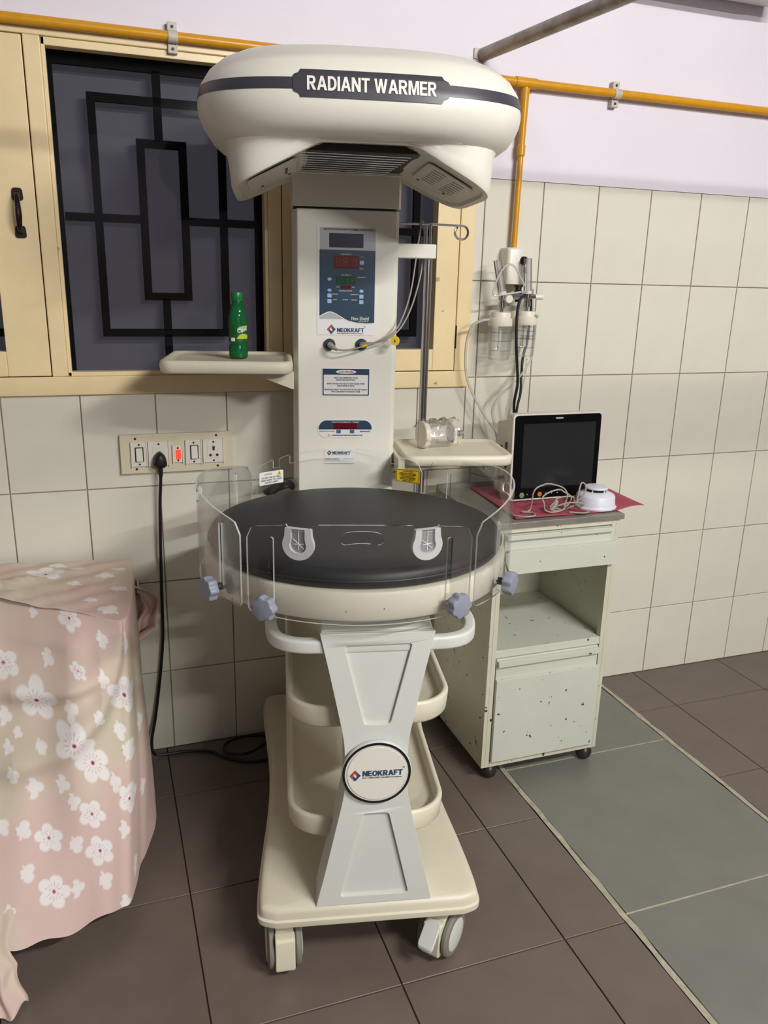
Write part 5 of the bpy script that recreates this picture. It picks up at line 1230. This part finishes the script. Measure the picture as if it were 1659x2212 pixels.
#CLOTH_END
FLOWERS = [(0.6444, 0.3372, 0.0501, 2.84, 0), (0.7375, 0.2563, 0.0518, 3.52, 0), (0.5442, 0.0443, 0.0423, 5.8, 0), (0.3914, 0.2408, 0.0467, 2.92, 0), (0.5442, 0.4412, 0.0464, 3.19, 0), (0.4964, 0.5145, 0.0476, 3.69, 0), (0.5227, 0.2062, 0.029, 1.16, 0), (0.5084, 0.6763, 0.0336, 3.21, 0), (0.6325, 0.7457, 0.033, 3.96, 0), (0.4916, 0.7919, 0.0362, 4.98, 0), (0.6277, 0.8844, 0.0388, 0.59, 0), (0.3914, 0.6069, 0.0388, 1.91, 0), (0.1074, -0.3168, 0.0543, 0.57, 0), (0.6158, 0.2062, 0.0285, 5.08, 1), (0.4558, 0.0751, 0.0259, 4.35, 1), (0.3771, 0.0713, 0.0288, 0.26, 1), (0.4582, 0.1946, 0.0227, 6.17, 1), (0.5561, 0.3487, 0.0275, 6.06, 1), (0.4177, 0.3719, 0.0258, 4.11, 1), (0.3914, 0.4335, 0.031, 3.87, 1), (0.642, 0.4721, 0.0234, 0.99, 1), (0.7303, 0.4875, 0.0209, 0.09, 1), (0.7399, 0.4143, 0.0252, 3.32, 1), (0.7064, 0.4528, 0.0174, 0.37, 1), (0.7208, 0.5607, 0.0218, 1.19, 1), (0.6706, 0.6069, 0.0258, 1.52, 1), (0.5919, 0.5877, 0.0235, 0.19, 1), (0.5632, 0.6378, 0.021, 2.91, 1), (0.4391, 0.5568, 0.0255, 2.77, 1), (0.4749, 0.3372, 0.0224, 5.29, 1), (0.4177, 0.7187, 0.0231, 3.26, 1), (0.6993, 0.8266, 0.0239, 4.02, 1), (0.5704, 0.8844, 0.0221, 3.14, 1), (0.4869, 0.8882, 0.025, 4.16, 1), (0.3747, 0.8998, 0.029, 2.87, 1), (0.4248, 0.9846, 0.0205, 1.75, 1), (0.327, -0.4094, 0.0306, 6.27, 1), (0.1193, -0.1052, 0.0272, 6.25, 1), (0.1909, -0.0492, 0.0289, 5.28, 1), (0.2745, -0.1387, 0.0222, 4.45, 1), (0.327, -0.0683, 0.0349, 1.98, 1), (0.6587, 0.0713, 0.023, 1.44, 1), (0.179, -0.2054, 0.0204, 1.82, 1), (0.0716, -0.2054, 0.0216, 0.44, 1), (0.0549, -0.2777, 0.0248, 4.81, 1), (0.5656, 0.7611, 0.0234, 2.51, 1), (0.7041, 0.7187, 0.0241, 5.32, 1), (0.7494, 0.711, 0.0217, 2.43, 1), (0.7399, 0.9114, 0.0164, 6.02, 1), (0.0788, -0.0532, 0.0233, 5.32, 1), (0.3126, 0.4104, 0.0245, 0.0, 1), (0.3174, 0.6724, 0.0246, 1.32, 1), (0.972, 0.287, 0.036, 2.5, 0), (0.805, 0.487, 0.032, 1.69, 1), (0.807, 0.116, 0.035, 4.76, 0), (0.814, 0.008, 0.018, 0.38, 1), (0.949, -0.078, 0.027, 2.81, 0), (0.828, 0.615, 0.019, 4.04, 1), (0.813, 0.226, 0.02, 1.69, 0), (0.984, 0.704, 0.022, 5.56, 1), (0.832, 0.193, 0.033, 4.03, 0), (0.81, 0.937, 0.02, 1.62, 1), (0.945, 0.111, 0.022, 0.46, 0), (0.808, 0.428, 0.021, 3.78, 1), (0.864, 0.267, 0.035, 3.04, 0), (0.905, 0.783, 0.02, 0.97, 1), (0.972, 0.722, 0.021, 1.19, 0), (0.938, 0.876, 0.02, 5.97, 1), (0.966, 0.454, 0.024, 0.65, 0), (0.798, 0.903, 0.021, 4.42, 1), (0.841, 0.73, 0.028, 1.84, 0), (0.825, 0.6, 0.017, 1.43, 1), (0.902, 0.765, 0.028, 1.76, 0), (0.973, -0.045, 0.016, 1.69, 1), (0.879, -0.224, 0.02, 2.32, 0), (0.904, -0.136, 0.023, 5.6, 1), (0.986, 0.521, 0.03, 3.67, 0), (0.818, -0.256, 0.016, 5.72, 1), (0.93, 0.903, 0.016, 4.0, 0), (0.886, 0.613, 0.022, 6.28, 1), (0.805, 0.383, 0.031, 5.65, 0), (0.937, 0.58, 0.032, 5.75, 1), (0.86, 0.556, 0.034, 5.47, 0), (0.873, 0.688, 0.033, 3.6, 1), (0.915, 0.178, 0.028, 3.82, 0), (0.806, 0.499, 0.036, 5.53, 1), (0.936, 0.186, 0.031, 3.65, 0), (0.878, 0.748, 0.018, 4.71, 1), (0.796, 0.452, 0.026, 1.45, 0), (0.93, 0.322, 0.028, 5.78, 1), (0.841, -0.286, 0.022, 4.26, 0), (0.831, -0.088, 0.034, 4.14, 1), (0.878, 0.815, 0.023, 4.18, 0), (0.83, 0.239, 0.032, 5.74, 1), (0.966, 0.181, 0.028, 1.99, 0), (0.817, 0.321, 0.033, 5.33, 1), (0.932, 0.888, 0.022, 1.06, 0), (0.88, 0.044, 0.02, 2.6, 1), (0.915, 0.317, 0.022, 5.27, 0), (0.986, 0.266, 0.017, 0.2, 1), (0.965, -0.248, 0.03, 3.58, 0), (0.852, 0.689, 0.016, 0.85, 1), (0.881, -0.269, 0.033, 1.49, 0), (0.818, -0.241, 0.029, 2.8, 1), (0.916, 0.519, 0.032, 6.02, 0), (0.927, -0.051, 0.026, 1.12, 1), (0.792, 0.29, 0.03, 1.12, 0), (0.844, 0.132, 0.03, 3.27, 1), (0.913, 0.645, 0.024, 4.97, 0), (0.971, -0.191, 0.035, 4.54, 1), (0.816, 0.267, 0.029, 5.71, 0), (0.865, 0.411, 0.034, 5.0, 1)]   # (s, t, radius, rotation, kind) of the printed blossoms
#FLOWERS_HERE
S_, T_, P_ = cloth_grid()
tv = T_[0]
dS = np.gradient(P_, axis=0)*(NS-1); dT = np.gradient(P_, axis=1)/np.gradient(tv)[None, :, None]
LS = np.linalg.norm(dS, axis=2); LT = np.linalg.norm(dT, axis=2)
fl_ = np.zeros((NS, NTV)); pk_ = np.zeros((NS, NTV))
for (s0, t0, R, rot, kind) in FLOWERS:
    i0 = int(np.clip(round(s0*(NS-1)), 0, NS-1)); j0 = int(np.argmin(np.abs(tv-t0)))
    ls, lt = LS[i0, j0], LT[i0, j0]
    a0_, a1_ = max(0, int((s0-1.3*R/ls)*(NS-1))), min(NS, int((s0+1.3*R/ls)*(NS-1))+2)
    b0_, b1_ = int(np.searchsorted(tv, t0-1.3*R/lt)), int(np.searchsorted(tv, t0+1.3*R/lt))+1
    if a1_ <= a0_ or b1_ <= b0_: continue
    x = (S_[a0_:a1_, b0_:b1_]-s0)*ls; y = (T_[a0_:a1_, b0_:b1_]-t0)*lt
    r = np.hypot(x, y)/R; th = np.arctan2(y, x)+rot
    n_ = 5 if kind == 0 else 4
    lim = 0.62+0.38*np.abs(np.cos(n_/2*th))**0.7
    if kind == 1: lim = lim*np.where(np.cos(th-rot) > 0.25, 0.55, 1.0)
    m = np.clip((lim-r)*9, 0, 1)
    sub = fl_[a0_:a1_, b0_:b1_]; np.maximum(sub, m*(0.92 if kind == 0 else 0.85), out=sub)
    if kind == 0:
        c = np.clip((0.13-r)*18, 0, 1)
        dots = ((np.abs(np.sin(7*th)) > 0.93) & (r > 0.2) & (r < 0.5))*0.35
        sub = pk_[a0_:a1_, b0_:b1_]; np.maximum(sub, np.maximum(c, dots*m), out=sub)
    else:
        c = np.clip((0.10-np.hypot(x/R-0.45, y/R-0.1))*14, 0, 1)*0.45
        sub = pk_[a0_:a1_, b0_:b1_]; np.maximum(sub, c, out=sub)
vs = P_.reshape(-1, 3); idx = np.arange(NS*NTV).reshape(NS, NTV)
quads = np.stack([idx[:-1, :-1], idx[1:, :-1], idx[1:, 1:], idx[:-1, 1:]], -1).reshape(-1, 4)
c0 = np.array((-0.25, -0.4, 0.0))
me = bpy.data.meshes.new('floral_sheet')
me.vertices.add(len(vs)); me.vertices.foreach_set('co', (vs-c0).astype(np.float32).ravel())
me.loops.add(quads.size); me.loops.foreach_set('vertex_index', quads.ravel().astype(np.int32))
me.polygons.add(len(quads)); me.polygons.foreach_set('loop_start', np.arange(0, quads.size, 4, dtype=np.int32)); me.polygons.foreach_set('loop_total', np.full(len(quads), 4, np.int32))
me.update(calc_edges=True); me.validate()
for nm, arr in (('blossom', fl_), ('stamen', pk_)):
    at = me.attributes.new(nm, 'FLOAT', 'POINT'); at.data.foreach_set('value', arr.ravel().astype(np.float32))
me.polygons.foreach_set('use_smooth', [True]*len(me.polygons))
def cloth_mat():
    m = bpy.data.materials.new('floral_cotton'); m.use_nodes = True; nt = m.node_tree; N = nt.nodes; Lk = nt.links
    bs = N['Principled BSDF']; bs.inputs['Roughness'].default_value = 0.9; bs.inputs['Specular IOR Level'].default_value = 0.1
    tc = N.new('ShaderNodeTexCoord'); nz = N.new('ShaderNodeTexNoise'); nz.inputs['Scale'].default_value = 3.2; nz.inputs['Detail'].default_value = 2
    Lk.new(tc.outputs['Object'], nz.inputs['Vector'])
    cr = N.new('ShaderNodeValToRGB'); e = cr.color_ramp.elements
    e[0].position = 0.36; e[0].color = srgb(206, 198, 178); e[1].position = 0.56; e[1].color = srgb(217, 190, 183)
    e2 = cr.color_ramp.elements.new(0.48); e2.color = srgb(216, 197, 182)
    Lk.new(nz.outputs['Fac'], cr.inputs[0])
    a1 = N.new('ShaderNodeAttribute'); a1.attribute_name = 'blossom'; a2 = N.new('ShaderNodeAttribute'); a2.attribute_name = 'stamen'
    m1 = N.new('ShaderNodeMix'); m1.data_type = 'RGBA'; m1.inputs[7].default_value = srgb(240, 237, 236)
    Lk.new(a1.outputs['Fac'], m1.inputs[0]); Lk.new(cr.outputs[0], m1.inputs[6])
    m2 = N.new('ShaderNodeMix'); m2.data_type = 'RGBA'; m2.inputs[7].default_value = srgb(168, 52, 92)
    Lk.new(a2.outputs['Fac'], m2.inputs[0]); Lk.new(m1.outputs[2], m2.inputs[6]); Lk.new(m2.outputs[2], bs.inputs['Base Color'])
    wv = N.new('ShaderNodeTexNoise'); wv.inputs['Scale'].default_value = 900; bp = N.new('ShaderNodeBump'); bp.inputs['Strength'].default_value = 0.15; bp.inputs['Distance'].default_value = 0.001
    Lk.new(tc.outputs['Object'], wv.inputs['Vector']); Lk.new(wv.outputs['Fac'], bp.inputs['Height']); Lk.new(bp.outputs['Normal'], bs.inputs['Normal'])
    return m
M_CLOTH = cloth_mat(); me.materials.append(M_CLOTH)
fs_ = link('floral_sheet', me, None, tuple(c0)); tag(fs_, 'pink and cream blossom-printed sheet draped over covered equipment at the left', 'sheet')
# trailing bunched end of the sheet on the floor
nx, ny = 150, 50; vs = []; fs = []
for i in range(nx):
    for j in range(ny):
        s, t = i/(nx-1), j/(ny-1)
        xe = -0.243-0.016*sin(pi*min(t*1.7, 1))+0.012*sin(7*t+1.0)*t
        x = -0.64+(xe+0.64)*s+0.003*sin(17*t+11*s)
        am = min(t*1.6, 1)
        y = -0.775-0.130*t**0.9-am*(0.013*sin(34*s+2.2*t)+0.007*sin(71*s-3*t+1)+0.004*sin(15*t+20*s))
        z = max(0.185*(1-t)**1.05+0.004+0.009*abs(sin(21*s+3*t))*t*t, 0.003)
        vs.append((x+0.25, y+0.4, z))
for i in range(nx-1):
    for j in range(ny-1): fs.append((i*ny+j, (i+1)*ny+j, (i+1)*ny+j+1, i*ny+j+1))
b = B(); b.add(vs, fs); b.build('sheet_tail', M_CLOTH, fs_, ang=80)
# corner of the sheet gathered behind, beside the cord
vs = []; fs = []; nx, ny = 26, 26
for i in range(nx):
    for j in range(ny):
        s, t = i/(nx-1), j/(ny-1)
        x = 0.055+0.065*s*(sin(pi*min(t*1.1, 1))**0.6)+0.006*sin(14*t+5*s); y = -0.07-0.05*s+0.018*sin(10*s+4*t); z = 0.60-0.17*t+0.012*sin(8*s)
        vs.append((x+0.25, y+0.4, z))
for i in range(nx-1):
    for j in range(ny-1): fs.append((i*ny+j, (i+1)*ny+j, (i+1)*ny+j+1, i*ny+j+1))
b = B(); b.add(vs, fs); b.build('sheet_corner', M_CLOTH, fs_, ang=80)
